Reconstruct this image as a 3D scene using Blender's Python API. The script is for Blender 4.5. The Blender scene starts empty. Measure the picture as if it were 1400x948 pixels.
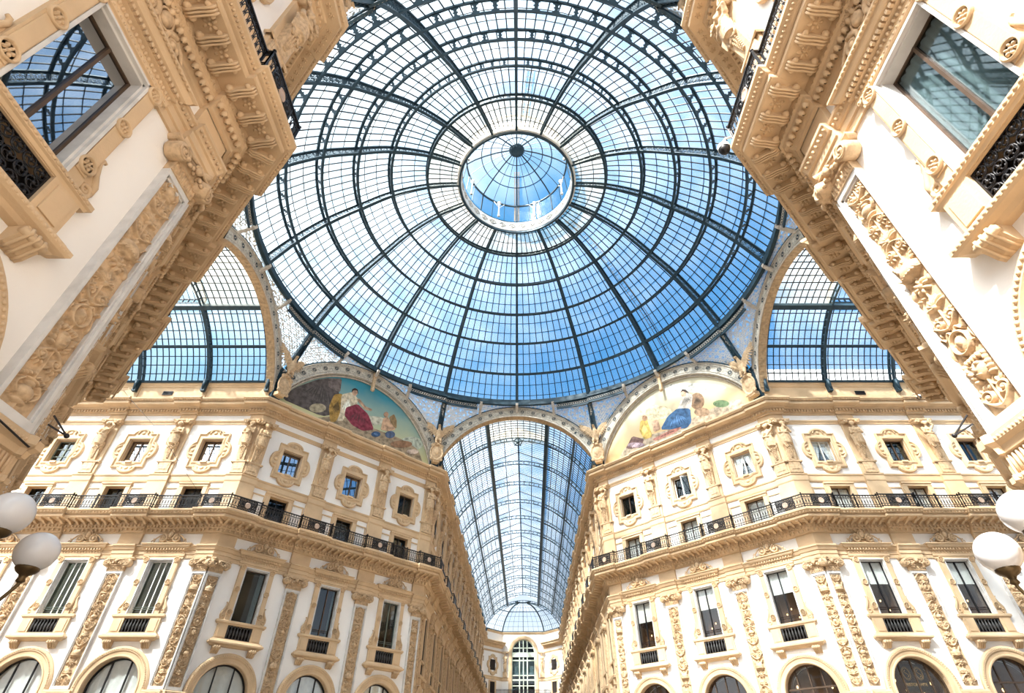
import bpy, math, random
import numpy as np
from mathutils import Matrix, Vector
random.seed(7)
PI = math.pi
scene = bpy.context.scene
COL = scene.collection
Q = 2 ** -0.5
A_, B_ = 7.25, 18.09            # half arm width, octagon apothem (metres)

# ------------------------------------------------------------------ materials
def new_mat(name):
    m = bpy.data.materials.new(name)
    m.use_nodes = True
    nt = m.node_tree
    nt.nodes.clear()
    out = nt.nodes.new('ShaderNodeOutputMaterial')
    return m, nt, out

def N(nt, t, **kw):
    n = nt.nodes.new(t)
    for k, v in kw.items():
        setattr(n, k, v)
    return n

def surf(name, col, rough=0.7, metal=0.0, var=0.12, nscale=1.3, bump=0.0, bscale=30.0, col2=None, spec=0.3):
    """stone / plaster / metal: principled with soft noise variation and fine bump"""
    m, nt, out = new_mat(name)
    p = N(nt, 'ShaderNodeBsdfPrincipled')
    p.inputs['Roughness'].default_value = rough
    p.inputs['Metallic'].default_value = metal
    p.inputs['Specular IOR Level'].default_value = spec
    tc = N(nt, 'ShaderNodeTexCoord')
    nz = N(nt, 'ShaderNodeTexNoise')
    nz.inputs['Scale'].default_value = nscale
    nz.inputs['Detail'].default_value = 6
    nt.links.new(tc.outputs['Object'], nz.inputs['Vector'])
    mx = N(nt, 'ShaderNodeMix', data_type='RGBA')
    c2 = col2 or tuple(c * (1 - 2 * var) for c in col)
    mx.inputs[6].default_value = (*c2, 1)
    mx.inputs[7].default_value = (*col, 1)
    ramp = N(nt, 'ShaderNodeMapRange')
    ramp.inputs[1].default_value = 0.3
    ramp.inputs[2].default_value = 0.6
    nt.links.new(nz.outputs['Fac'], ramp.inputs[0])
    nt.links.new(ramp.outputs[0], mx.inputs[0])
    nt.links.new(mx.outputs[2], p.inputs['Base Color'])
    if bump:
        n2 = N(nt, 'ShaderNodeTexNoise')
        n2.inputs['Scale'].default_value = bscale
        n2.inputs['Detail'].default_value = 4
        nt.links.new(tc.outputs['Object'], n2.inputs['Vector'])
        b = N(nt, 'ShaderNodeBump')
        b.inputs['Strength'].default_value = bump
        b.inputs['Distance'].default_value = 0.02
        nt.links.new(n2.outputs['Fac'], b.inputs['Height'])
        nt.links.new(b.outputs[0], p.inputs['Normal'])
    nt.links.new(p.outputs[0], out.inputs[0])
    return m

def glass(name, tint, gloss=0.07, rough=0.03, frost=0.0, frost_col=(0.9, 0.9, 0.9)):
    """thin sheet glass: see-through, a little mirror, optionally frosted"""
    m, nt, out = new_mat(name)
    t = N(nt, 'ShaderNodeBsdfTransparent')
    t.inputs[0].default_value = (*tint, 1)
    g = N(nt, 'ShaderNodeBsdfGlossy')
    g.inputs['Roughness'].default_value = rough
    g.inputs['Color'].default_value = (0.95, 0.97, 1, 1)
    lw = N(nt, 'ShaderNodeLayerWeight')
    lw.inputs['Blend'].default_value = 0.35
    mr = N(nt, 'ShaderNodeMath', operation='MULTIPLY_ADD')
    mr.inputs[1].default_value = 0.8 if gloss > 0.3 else (0.12 if gloss > 0.04 else 0.04)
    mr.inputs[2].default_value = gloss
    nt.links.new(lw.outputs['Fresnel'], mr.inputs[0])
    mx = N(nt, 'ShaderNodeMixShader')
    nt.links.new(mr.outputs[0], mx.inputs[0])
    nt.links.new(t.outputs[0], mx.inputs[1])
    nt.links.new(g.outputs[0], mx.inputs[2])
    last = mx
    if frost:
        tr = N(nt, 'ShaderNodeBsdfTranslucent')
        tr.inputs[0].default_value = (*frost_col, 1)
        m2 = N(nt, 'ShaderNodeMixShader')
        tc = N(nt, 'ShaderNodeTexCoord')
        nz = N(nt, 'ShaderNodeTexNoise')
        nz.inputs['Scale'].default_value = 0.35
        nt.links.new(tc.outputs['Object'], nz.inputs['Vector'])
        r = N(nt, 'ShaderNodeMapRange')
        r.inputs[1].default_value = 0.3
        r.inputs[2].default_value = 0.7
        r.inputs[3].default_value = frost * 0.6
        r.inputs[4].default_value = min(1, frost * 1.4)
        nt.links.new(nz.outputs['Fac'], r.inputs[0])
        nt.links.new(r.outputs[0], m2.inputs[0])
        nt.links.new(mx.outputs[0], m2.inputs[1])
        nt.links.new(tr.outputs[0], m2.inputs[2])
        last = m2
    nt.links.new(last.outputs[0], out.inputs[0])
    return m

def lace(name, scale, metal_col, gap_tint, width):
    """pierced metal lace: voronoi cell borders are metal, cells are open glass"""
    m, nt, out = new_mat(name)
    tc = N(nt, 'ShaderNodeTexCoord')
    v = N(nt, 'ShaderNodeTexVoronoi', feature='F1')
    v.inputs['Scale'].default_value = scale
    v.inputs['Randomness'].default_value = 0.35
    nt.links.new(tc.outputs['Object'], v.inputs['Vector'])
    v2 = N(nt, 'ShaderNodeTexVoronoi', feature='F1')
    v2.inputs['Scale'].default_value = scale * 2.6
    v2.inputs['Randomness'].default_value = 0.3
    nt.links.new(tc.outputs['Object'], v2.inputs['Vector'])
    g1 = N(nt, 'ShaderNodeMath', operation='GREATER_THAN')
    g1.inputs[1].default_value = width
    nt.links.new(v.outputs['Distance'], g1.inputs[0])
    g2 = N(nt, 'ShaderNodeMath', operation='GREATER_THAN')
    g2.inputs[1].default_value = 0.40
    nt.links.new(v2.outputs['Distance'], g2.inputs[0])
    mul = N(nt, 'ShaderNodeMath', operation='MULTIPLY')
    nt.links.new(g1.outputs[0], mul.inputs[0])
    nt.links.new(g2.outputs[0], mul.inputs[1])
    d = N(nt, 'ShaderNodeBsdfDiffuse')
    d.inputs[0].default_value = (*metal_col, 1)
    t = N(nt, 'ShaderNodeBsdfTransparent')
    t.inputs[0].default_value = (*gap_tint, 1)
    tl = N(nt, 'ShaderNodeBsdfTranslucent')
    tl.inputs[0].default_value = (0.6, 0.75, 0.9, 1)
    m1 = N(nt, 'ShaderNodeMixShader')
    m1.inputs[0].default_value = 0.5
    nt.links.new(t.outputs[0], m1.inputs[1])
    nt.links.new(tl.outputs[0], m1.inputs[2])
    mx = N(nt, 'ShaderNodeMixShader')
    nt.links.new(mul.outputs[0], mx.inputs[0])
    nt.links.new(m1.outputs[0], mx.inputs[1])
    nt.links.new(d.outputs[0], mx.inputs[2])
    nt.links.new(mx.outputs[0], out.inputs[0])
    return m

def glow(name, col, s):
    m, nt, out = new_mat(name)
    e = N(nt, 'ShaderNodeEmission')
    e.inputs[0].default_value = (*col, 1)
    e.inputs[1].default_value = s
    nt.links.new(e.outputs[0], out.inputs[0])
    return m

M = {}
M['stone'] = surf('honey_limestone', (0.63, 0.455, 0.285), 0.75, var=0.10, nscale=0.9, bump=0.25, bscale=22)
M['carved'] = surf('carved_limestone', (0.61, 0.435, 0.27), 0.8, var=0.18, nscale=7, bump=0.4, bscale=26)
M['plaster'] = surf('ivory_plaster', (0.86, 0.83, 0.80), 0.85, var=0.03, nscale=0.5, bump=0.12, bscale=40)
M['marble'] = surf('grey_marble', (0.66, 0.64, 0.62), 0.45, var=0.1, nscale=3)
M['iron'] = surf('blue_grey_iron', (0.020, 0.050, 0.074), 0.5, 0.2, var=0.2, nscale=3, spec=0.4)
M['irond'] = surf('dark_glazing_iron', (0.010, 0.020, 0.030), 0.5, 0.2, var=0.2, nscale=3)
M['ironl'] = surf('pale_painted_iron', (0.55, 0.50, 0.44), 0.6, 0.0, var=0.15, nscale=4)
M['black'] = surf('black_wrought_iron', (0.014, 0.013, 0.016), 0.45, 0.3, var=0.2, nscale=8, spec=0.5)
M['cast'] = surf('grey_cast_iron', (0.075, 0.072, 0.072), 0.45, 0.4, var=0.2, nscale=8)
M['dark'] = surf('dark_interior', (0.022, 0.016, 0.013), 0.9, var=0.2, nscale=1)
M['brown'] = surf('brown_interior', (0.10, 0.045, 0.022), 0.8, var=0.25, nscale=1.2)
M['wood'] = surf('bronze_window_frame', (0.10, 0.065, 0.045), 0.45, 0.3, var=0.15, nscale=5)
M['green'] = surf('grey_green_window_frame', (0.17, 0.2, 0.17), 0.5, var=0.1, nscale=4)
M['whitef'] = surf('white_painted_frame', (0.8, 0.8, 0.78), 0.5, var=0.05, nscale=4)
M['blind'] = surf('white_fabric', (0.86, 0.85, 0.83), 0.9, var=0.06, nscale=6)
M['globe'] = surf('opal_globe_glass', (0.64, 0.63, 0.65), 0.18, var=0.03, nscale=1.0, spec=0.6)
M['brass'] = surf('dark_brass', (0.10, 0.065, 0.03), 0.35, 0.7, var=0.2, nscale=6)
M['pave'] = surf('pale_marble_paving', (0.36, 0.30, 0.24), 0.5, var=0.1, nscale=0.5)
M['gild'] = surf('ochre_ladder_paint', (0.55, 0.33, 0.12), 0.5, var=0.1, nscale=3)
M['pink'] = surf('pink_medallion', (0.50, 0.37, 0.29), 0.5, var=0.1, nscale=4)
M['pane'] = glass('window_glass', (0.55, 0.62, 0.64), 0.045, 0.015)
M['pane_green'] = glass('greenish_window_glass', (0.42, 0.52, 0.36), 0.08, 0.015)
M['pane_mirror'] = glass('mirroring_window_glass', (0.2, 0.4, 0.6), 0.42, 0.012)
M['pane_clear'] = glass('clear_shop_glass', (0.92, 0.94, 0.94), 0.06, 0.02)
M['roof'] = glass('roof_glass', (0.88, 0.95, 1.0), 0.02, 0.05, 0.15, (0.92, 0.97, 1.0))
M['lantern'] = glass('lantern_glass', (0.88, 0.95, 1.0), 0.0, 0.2, 0.12, (0.92, 0.97, 1.0))
M['roof_cream'] = glass('cream_roof_glass', (0.95, 0.90, 0.80), 0.02, 0.08, 0.20, (0.95, 0.85, 0.68))
M['lace'] = lace('pierced_lattice', 3.0, (0.66, 0.63, 0.57), (0.9, 0.95, 1.0), 0.34)
M['frieze'] = surf('cream_painted_frieze', (0.60, 0.56, 0.48), 0.7, var=0.3, nscale=9, bump=0.3, bscale=14, col2=(0.27, 0.26, 0.23))
M['tan'] = surf('tan_soffit', (0.50, 0.36, 0.22), 0.8, var=0.2, nscale=5)
M['lampglow'] = glow('warm_lamp_glow', (1.0, 0.62, 0.25), 4.0)

# ------------------------------------------------------------------ mesh builder
class MB:
    def __init__(self):
        self.v, self.f, self.s, self.m, self.cm = [], [], [], [], 0

    def add(self, vs, fs, smooth=False):
        o = len(self.v)
        self.v.extend(tuple(p) for p in vs)
        for f in fs:
            self.f.append(tuple(i + o for i in f))
            self.s.append(smooth)
            self.m.append(self.cm)
        return self

    def box(self, x0, x1, y0, y1, z0, z1, taper=None):
        a = (x0, x1)
        t = taper or 1.0
        cx = (x0 + x1) / 2
        w = (x1 - x0) / 2
        vs = [(cx - w * t, y0, z0), (cx + w * t, y0, z0), (cx + w * t, y1, z0), (cx - w * t, y1, z0),
              (x0, y0, z1), (x1, y0, z1), (x1, y1, z1), (x0, y1, z1)]
        return self.add(vs, [(3, 2, 1, 0), (4, 5, 6, 7), (0, 1, 5, 4), (1, 2, 6, 5), (2, 3, 7, 6), (3, 0, 4, 7)])

    def obox(self, c, ux, uy, uz):
        """oriented box: centre and three half-extent vectors"""
        c, ux, uy, uz = Vector(c), Vector(ux), Vector(uy), Vector(uz)
        vs = []
        for k in (-1, 1):
            for i, j in ((-1, -1), (1, -1), (1, 1), (-1, 1)):
                vs.append(c + ux * i + uy * j + uz * k)
        return self.add(vs, [(3, 2, 1, 0), (4, 5, 6, 7), (0, 1, 5, 4), (1, 2, 6, 5), (2, 3, 7, 6), (3, 0, 4, 7)])

    def bar(self, p, q, w, h, up=(0, 0, 1)):
        p, q, up = Vector(p), Vector(q), Vector(up)
        d = (q - p)
        t = d.normalized()
        x = t.cross(up)
        if x.length < 1e-4:
            x = t.cross(Vector((1, 0, 0)))
        x.normalize()
        y = x.cross(t)
        return self.obox((p + q) / 2, d / 2, x * w / 2, y * h / 2)

    def loft(self, loops, closed=True, smooth=False, cap0=False, cap1=False, wrap=False):
        n = len(loops[0])
        vs = [p for l in loops for p in l]
        fs = []
        L = len(loops)
        for a in range(L if wrap else L - 1):
            b = (a + 1) % L
            for i in range(n if closed else n - 1):
                j = (i + 1) % n
                fs.append((a * n + i, a * n + j, b * n + j, b * n + i))
        if cap0:
            fs.append(tuple(range(n))[::-1])
        if cap1:
            fs.append(tuple(range((L - 1) * n, L * n)))
        return self.add(vs, fs, smooth)

    def prism(self, poly, y0, y1):
        """polygon in (x, z) given depth along y"""
        return self.loft([[(x, y0, z) for x, z in poly], [(x, y1, z) for x, z in poly]], True, False, True, True)

    def lathe(self, prof, n=16, c=(0, 0, 0), smooth=True, axis='z', a0=0, a1=2 * PI):
        full = abs(a1 - a0 - 2 * PI) < 1e-6
        k = n if full else n + 1
        loops = []
        for r, z in prof:
            l = []
            for i in range(k):
                t = a0 + (a1 - a0) * i / n
                x, y = r * math.cos(t), r * math.sin(t)
                if axis == 'z':
                    l.append((c[0] + x, c[1] + y, c[2] + z))
                else:
                    l.append((c[0] + x, c[1] + z, c[2] + y))
            loops.append(l)
        return self.loft(loops, full, smooth)

    def ball(self, c, r, nu=10, nv=6, smooth=True):
        rx, ry, rz = (r, r, r) if not hasattr(r, '__len__') else r
        loops = []
        for j in range(nv + 1):
            t = -PI / 2 + PI * j / nv
            k = max(math.cos(t), 1e-3)
            loops.append([(c[0] + rx * k * math.cos(2 * PI * i / nu), c[1] + ry * k * math.sin(2 * PI * i / nu),
                           c[2] + rz * math.sin(t)) for i in range(nu)])
        return self.loft(loops, True, smooth)

    def tube(self, pts, r, n=6, smooth=True, closed=False, caps=True, flat=1.0):
        P = [Vector(p) for p in pts]
        L = len(P)
        R = r if hasattr(r, '__len__') else [r] * L
        loops = []
        ref = None
        for i in range(L):
            if closed:
                t = P[(i + 1) % L] - P[i - 1]
            else:
                t = P[min(i + 1, L - 1)] - P[max(i - 1, 0)]
            t.normalize()
            if ref is None:
                ref = Vector((0, 1, 0)) if abs(t.y) < 0.9 else Vector((1, 0, 0))
            x = t.cross(ref)
            x.normalize()
            y = x.cross(t)
            ref = y
            loops.append([P[i] + x * R[i] * math.cos(2 * PI * k / n) + y * R[i] * flat * math.sin(2 * PI * k / n)
                          for k in range(n)])
        return self.loft(loops, True, smooth, caps and not closed, caps and not closed, wrap=closed)

    def ledge(self, hx, prof, x0=0.0, closed_back=False):
        """moulding on a wall: profile of (offset, z) returned round both ends"""
        loops = [[(x0 - hx - o, -0.02, z), (x0 - hx - o, o, z), (x0 + hx + o, o, z), (x0 + hx + o, -0.02, z)] for o, z in prof]
        self.loft(loops, False)
        n = len(prof)
        return self

    def mesh(self, name, mats):
        me = bpy.data.meshes.new(name)
        me.from_pydata(self.v, [], self.f)
        if not isinstance(mats, (list, tuple)):
            mats = [mats]
        for m in mats:
            me.materials.append(m)
        me.polygons.foreach_set('use_smooth', self.s)
        me.polygons.foreach_set('material_index', self.m)
        me.update()
        return me

    def build(self, name, mats, parent=None, mw=None):
        o = bpy.data.objects.new(name, self.mesh(name, mats))
        COL.objects.link(o)
        if parent is not None:
            o.parent = parent
        if mw is not None:
            o.matrix_world = mw
        return o

def tag(o, label, cat, group=None, kind='thing'):
    o['label'] = label
    o['category'] = cat
    if group:
        o['group'] = group
    if kind:
        o['kind'] = kind
    return o

def struct(o, label=None):
    o['kind'] = 'structure'
    if label:
        o['label'] = label
    return o

def empty(name, mw=None):
    o = bpy.data.objects.new(name, None)
    o.empty_display_size = 0.3
    COL.objects.link(o)
    if mw is not None:
        o.matrix_world = mw
    return o

KIDS = {}
def child(par, ob):
    KIDS.setdefault(par.name, []).append(ob)
    return ob

def copy_tree(o, parent=None):
    c = o.copy()
    COL.objects.link(c)
    if parent is not None:
        c.parent = parent
    for k in KIDS.get(o.name, []):
        child(c, copy_tree(k, c))
    return c

PROTO = {}
def place(key, maker, mw, label, cat, group):
    """build the first of a kind, copy the thing with its parts afterwards"""
    if key in PROTO:
        r = copy_tree(PROTO[key])
    else:
        r = PROTO[key] = maker()
    r.matrix_world = mw
    return tag(r, label, cat, group)

def part(par, name, mb, mats):
    return child(par, mb.build(name, mats, par))

# ------------------------------------------------------------------ walls of the octagon and the arms
class Wall:
    def __init__(self, o, d, n, L):
        self.o, self.d, self.n, self.L = Vector((*o, 0)), Vector((*d, 0)), Vector((*n, 0)), L
        X = Vector((self.n.y, -self.n.x, 0))
        self.sg = 1 if X.dot(self.d) > 0 else -1
        self.rot = Matrix.Rotation(math.atan2(X.y, X.x), 4, 'Z')

    def P(self, s, n, z=0.0):
        p = self.o + self.d * s + self.n * n
        return Vector((p.x, p.y, z))

    def mat(self, s, n=0.0, z=0.0):
        return Matrix.Translation(self.P(s, n, z)) @ self.rot

DL = (B_ - A_) * 2 ** 0.5
FARN = 13
FARL = 0.3 + 5.05 * FARN
FA1, FA2 = 0.0125, 0.0175      # the far arm is not quite square to the octagon
W = {
    'FLD': Wall((-B_, A_), (Q, Q), (Q, -Q), DL), 'FRD': Wall((B_, A_), (-Q, Q), (-Q, -Q), DL),
    'LA': Wall((-B_, A_), (-1, 0), (0, -1), 22), 'RA': Wall((B_, A_), (1, 0), (0, -1), 22),
    'NL': Wall((-A_, -B_), (0, -1), (1, 0), 16), 'NR': Wall((A_, -B_), (0, -1), (-1, 0), 16),
    'NLD': Wall((-B_, -A_), (Q, -Q), (Q, Q), DL), 'NRD': Wall((B_, -A_), (-Q, -Q), (-Q, Q), DL),
    'FL': Wall((-A_, B_), (math.sin(FA1), math.cos(FA1)), (math.cos(FA1), -math.sin(FA1)), FARL),
    'FR': Wall((A_, B_), (math.sin(FA2), math.cos(FA2)), (-math.cos(FA2), math.sin(FA2)), FARL),
    'LN': Wall((-B_, -A_), (-1, 0), (0, 1), 22), 'RN': Wall((B_, -A_), (1, 0), (0, 1), 22),
}
ORD = ['first', 'second', 'third', 'fourth', 'fifth', 'sixth', 'seventh', 'eighth', 'ninth', 'tenth', 'eleventh',
       'twelfth', 'thirteenth', 'fourteenth', 'fifteenth']
DIAG_P = [0.32, 5.3, 10.3, DL - 0.32]
DIAG_W = [2.8, 7.8, 12.75]
ARM_P = [0.32, 5.32, 10.37, 15.42]
ARM_W = [2.85, 7.87, 12.92]
NEAR_W = [2.87, 7.9]
FAR_P = [0.32] + [5.3 + 5.05 * i for i in range(FARN - 1)]
FAR_W = [2.8 + 5.05 * i for i in range(FARN)]
SPEC = {k: (DIAG_P, DIAG_W) for k in ('FLD', 'FRD', 'NLD', 'NRD')}
SPEC.update({k: (ARM_P, ARM_W) for k in ('LA', 'RA')})
SPEC.update({k: (ARM_P[:3], NEAR_W) for k in ('NL', 'NR')})
SPEC.update({k: (FAR_P, FAR_W) for k in ('FL', 'FR')})
# ------------------------------------------------------------------ walls, cornices and other fixed structure
TAN = math.tan(PI / 8)

def line_x(w1, n1, w2, n2):
    """plan point where two offset wall lines meet"""
    p1, d1 = w1.o + w1.n * n1, w1.d
    p2, d2 = w2.o + w2.n * n2, w2.d
    det = d1.x * -d2.y + d2.x * d1.y
    r = p2 - p1
    t = (r.x * -d2.y + d2.x * r.y) / det
    p = p1 + d1 * t
    return Vector((p.x, p.y, 0))

def wall_sn(k, off, jog, hw):
    P, L = SPEC[k][0], W[k].L
    out = []
    for p in P:
        if p < 0.6:
            out += [(p + hw, off + jog), (p + hw, off)]
        elif p > L - 0.6:
            out += [(p - hw, off), (p - hw, off + jog)]
        else:
            out += [(p - hw, off), (p - hw, off + jog), (p + hw, off + jog), (p + hw, off)]
    n0 = off + jog if P and P[0] < 0.6 else off
    n1 = off + jog if P and P[-1] > L - 0.6 else off
    return n0, out, n1

def chain_path(chain, off, jog=0.0, hw=0.66):
    pts, prev = [], None
    for k, fw in chain:
        w = W[k]
        if k in SPEC and jog:
            n0, sn, n1 = wall_sn(k, off, jog, hw)
        else:
            n0, sn, n1 = off, [], off
        if not fw:
            n0, sn, n1 = n1, sn[::-1], n0
        if prev is None:
            pts.append(w.P(0 if fw else w.L, n0))
        else:
            pts.append(line_x(W[prev[0]], prev[1], w, n0))
        pts += [w.P(s, n) for s, n in sn]
        prev = (k, n1)
        last = w.P(w.L if fw else 0, n1)
    pts.append(last)
    return pts

def sweep_chain(mb, chain, prof, jog=0.0, hb=0.66, hk=0.4):
    loops = []
    for off, z in prof:
        loops.append([(p.x, p.y, z) for p in chain_path(chain, off, jog, hb + hk * max(off, 0))])
    mb.loft(loops, False)

def spans(k, off, jog, hb=0.66, hk=0.4):
    """straight runs (s0, s1, n) along one wall at a given offset"""
    hw = hb + hk * off
    L = W[k].L
    P = SPEC[k][0]
    res, s, cur = [], None, None
    edges = []
    for p in P:
        edges.append((max(p - hw, -off * TAN if p < 0.6 else p - hw), min(p + hw, L + (off * TAN if p > L - 0.6 else 0) if p > L - 0.6 else p + hw)))
    s = edges[0][0] if P[0] < 0.6 else 0
    for i, (e0, e1) in enumerate(edges):
        if i == 0 and P[0] >= 0.6:
            res.append((0, e0, off))
        res.append((e0, e1, off + jog))
        nx = edges[i + 1][0] if i + 1 < len(edges) else L
        if nx - e1 > 0.2:
            res.append((e1, nx, off))
    return res

def lbox(mb, w, s0, s1, n0, n1, z0, z1, c0=False, c1=False):
    """box in wall coordinates; c0 / c1 mitre the end to an octagon corner"""
    def e(s, n, c, sgn):
        return s + (sgn * n * TAN if c else 0)
    vs = []
    for z in (z0, z1):
        for s, n, c, g in ((s0, n0, c0, -1), (s1, n0, c1, 1), (s1, n1, c1, 1), (s0, n1, c0, -1)):
            vs.append(w.P(e(s, n, c, g), n, z))
    mb.add(vs, [(3, 2, 1, 0), (4, 5, 6, 7), (0, 1, 5, 4), (1, 2, 6, 5), (2, 3, 7, 6), (3, 0, 4, 7)])

CH = {'left': [('LA', False), ('FLD', True), ('FL', True)], 'right': [('RA', False), ('FRD', True), ('FR', True)],
      'near_left': [('NL', False), ('NLD', False), ('LN', True)], 'near_right': [('NR', False), ('NRD', False), ('RN', True)]}
SIDE_TXT = {'left': 'far left building block', 'right': 'far right building block', 'near_left': 'near left building block',
            'near_right': 'near right building block'}

ARCH_SP, ARCH_R, ARCH_RO = 5.7, 1.4, 1.9

def wall_mesh(name, k, ztop, holes=True):
    w = W[k]
    mb = MB()
    P, C = SPEC.get(k, ([], []))
    L = w.L
    H = []
    if holes:
        for c in C:
            H += [(c - .7, c + .7, 15.0, 16.8), (c - .7, c + .7, 18.55, 20.28), (c - .7, c + .7, 9.2, 12.12), (c - .72, c + .72, 8.28, 9.0),
                  (c - ARCH_R, c + ARCH_R, 0.0, ARCH_SP + ARCH_R)]
    S = sorted({0, L} | {x for h in H for x in h[:2]})
    Z = sorted({0, ztop} | {x for h in H for x in h[2:]})
    for i in range(len(S) - 1):
        for j in range(len(Z) - 1):
            cs, cz = (S[i] + S[i + 1]) / 2, (Z[j] + Z[j + 1]) / 2
            if any(a < cs < b and c < cz < d for a, b, c, d in H):
                continue
            mb.add([w.P(S[i], 0, Z[j]), w.P(S[i + 1], 0, Z[j]), w.P(S[i + 1], 0, Z[j + 1]), w.P(S[i], 0, Z[j + 1])], [(0, 1, 2, 3)])
    if holes:
        for c in C:
            K = 16
            arc = [w.P(c - ARCH_R * math.cos(PI * i / K), 0, ARCH_SP + ARCH_R * math.sin(PI * i / K)) for i in range(K + 1)]
            top = [w.P(c - ARCH_R * math.cos(PI * i / K), 0, ARCH_SP + ARCH_R) for i in range(K + 1)]
            mb.loft([arc, top], False)
    # outer (street) skin gives the wall its thickness
    back = 0.9 if holes else 0.6
    mb.add([w.P(0, -back, 0), w.P(L, -back, 0), w.P(L, -back, ztop), w.P(0, -back, ztop)], [(0, 1, 2, 3)])
    mb.add([w.P(0, 0, ztop), w.P(L, 0, ztop), w.P(L, -back, ztop), w.P(0, -back, ztop)], [(0, 1, 2, 3)])
    mb.cm = 1
    for p in P:
        c0, c1 = p < 0.6, p > L - 0.6
        for hw, n, z0, z1 in ((0.66, .16, 12.98, 13.74), (0.62, .2, 14.9, 17.15), (0.55, .15, 17.6, 21.55), (0.55, .12, 21.8, 22.3), (0.6, .12, 0, 5.6)):
            if n * 0 + z1 > ztop:
                continue
            lbox(mb, w, 0 if c0 else p - hw, L if c1 else p + hw, 0, n, z0, z1, c0, c1)
    return struct(mb.build(name, [M['plaster'], M['stone']]))

wall_mesh('wall_left_arm', 'LA', 25.0)
wall_mesh('wall_right_arm', 'RA', 25.0)
wall_mesh('wall_left_diagonal', 'FLD', 23.42)
wall_mesh('wall_right_diagonal', 'FRD', 23.42)
wall_mesh('wall_near_left', 'NL', 25.0)
wall_mesh('wall_near_right', 'NR', 25.0)
wall_mesh('wall_near_left_diagonal', 'NLD', 23.42)
wall_mesh('wall_near_right_diagonal', 'NRD', 23.42)
wall_mesh('wall_far_left', 'FL', 25.0, False)
wall_mesh('wall_far_right', 'FR', 25.0, False)
wall_mesh('wall_left_rear', 'LN', 25.0, False)
wall_mesh('wall_right_rear', 'RN', 25.0, False)

ARCHI = [(0, 12.25), (.06, 12.25), (.06, 12.45), (.1, 12.47), (.1, 12.68), (.15, 12.70), (.22, 12.88), (.26, 12.9), (.26, 12.98), (.0, 13.03)]
BALC = [(0, 13.72), (.08, 13.74), (.1, 13.80), (.2, 13.92), (.26, 13.94), (.28, 14.06), (.34, 14.09), (.36, 14.30), (1.02, 14.35), (1.06, 14.38),
        (1.06, 14.50), (1.0, 14.51), (1.0, 14.54), (1.12, 14.57), (1.2, 14.68), (1.27, 14.73), (1.27, 14.83), (1.2, 14.86), (0, 14.92)]
BAND = [(0, 17.1), (.07, 17.12), (.1, 17.2), (.1, 17.5), (.14, 17.55), (.16, 17.64), (0, 17.7)]
STRING = [(0, 21.5), (.05, 21.52), (.06, 21.6), (.14, 21.72), (.14, 21.78), (0, 21.82)]
MAIN = [(0, 22.25), (.08, 22.27), (.1, 22.4), (.2, 22.42), (.2, 22.6), (.32, 22.63), (.36, 22.72), (.78, 22.77), (.8, 22.93), (.74, 22.94), (.74, 22.98), (.88, 23.0),
        (.98, 23.1), (.98, 23.2), (.92, 23.24), (0, 23.4)]
PARA = [(.0, 24.7), (.08, 24.74), (.1, 24.84), (.2, 24.95), (.2, 25.06), (-.4, 25.12)]
tn = [0]

def trim(mb, label):
    tn[0] += 1
    return struct(mb.build('trim_%d' % tn[0], [M['stone']]), label)

def rosette(mb, c, r, n=(0, 0, 1), petals=6):
    """small carved flower: domed heart and petals on the plane with normal n"""
    c, n = Vector(c), Vector(n).normalized()
    x = n.orthogonal().normalized()
    y = n.cross(x)
    for k in range(petals):
        a = 2 * PI * k / petals
        d = x * math.cos(a) + y * math.sin(a)
        e = n.cross(d)
        p = c + d * r * .6
        mb.loft([[p - n * r * .1 + d * r * .4 * math.cos(t) + e * r * .26 * math.sin(t) for t in [2 * PI * i / 6 for i in range(6)]],
                 [p + d * r * .2 * math.cos(t) + e * r * .13 * math.sin(t) + n * r * .34 for t in [2 * PI * i / 6 for i in range(6)]]],
                True, True, False, True)
    mb.loft([[c + x * r * .28 * math.cos(t) + y * r * .28 * math.sin(t) for t in [2 * PI * i / 8 for i in range(8)]],
             [c + x * r * .16 * math.cos(t) + y * r * .16 * math.sin(t) + n * r * .4 for t in [2 * PI * i / 8 for i in range(8)]]],
            True, True, False, True)

def egg(mb, w, s, n, z, r):
    p = w.P(s, n, z)
    d, q = w.d * r * .62, w.n * r * .8
    loops = []
    for t, k in ((-1, .25), (-.6, .85), (0, 1), (.6, .8), (1, .2)):
        loops.append([p + d * k * math.cos(a) + q * k * math.sin(a) + Vector((0, 0, t * r)) for a in [PI * i / 4 for i in range(8)]])
    mb.loft(loops, True, True)

def modillion(mb, w, s, n0, n1, z0, z1, hw):
    """scrolled console block under a soffit"""
    f = []
    for n, zz in ((n0, z1), (n0, z0), (n0 + .12, z0 - .02), ((n0 + n1) / 2, z0 + .07), (n1 - .1, z0 + .09), (n1 - .02, z0 + .12), (n1, z1)):
        f.append((n, zz))
    mb.loft([[w.P(s - hw, n, z) for n, z in f], [w.P(s + hw, n, z) for n, z in f]], True, False, True, True)

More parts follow.
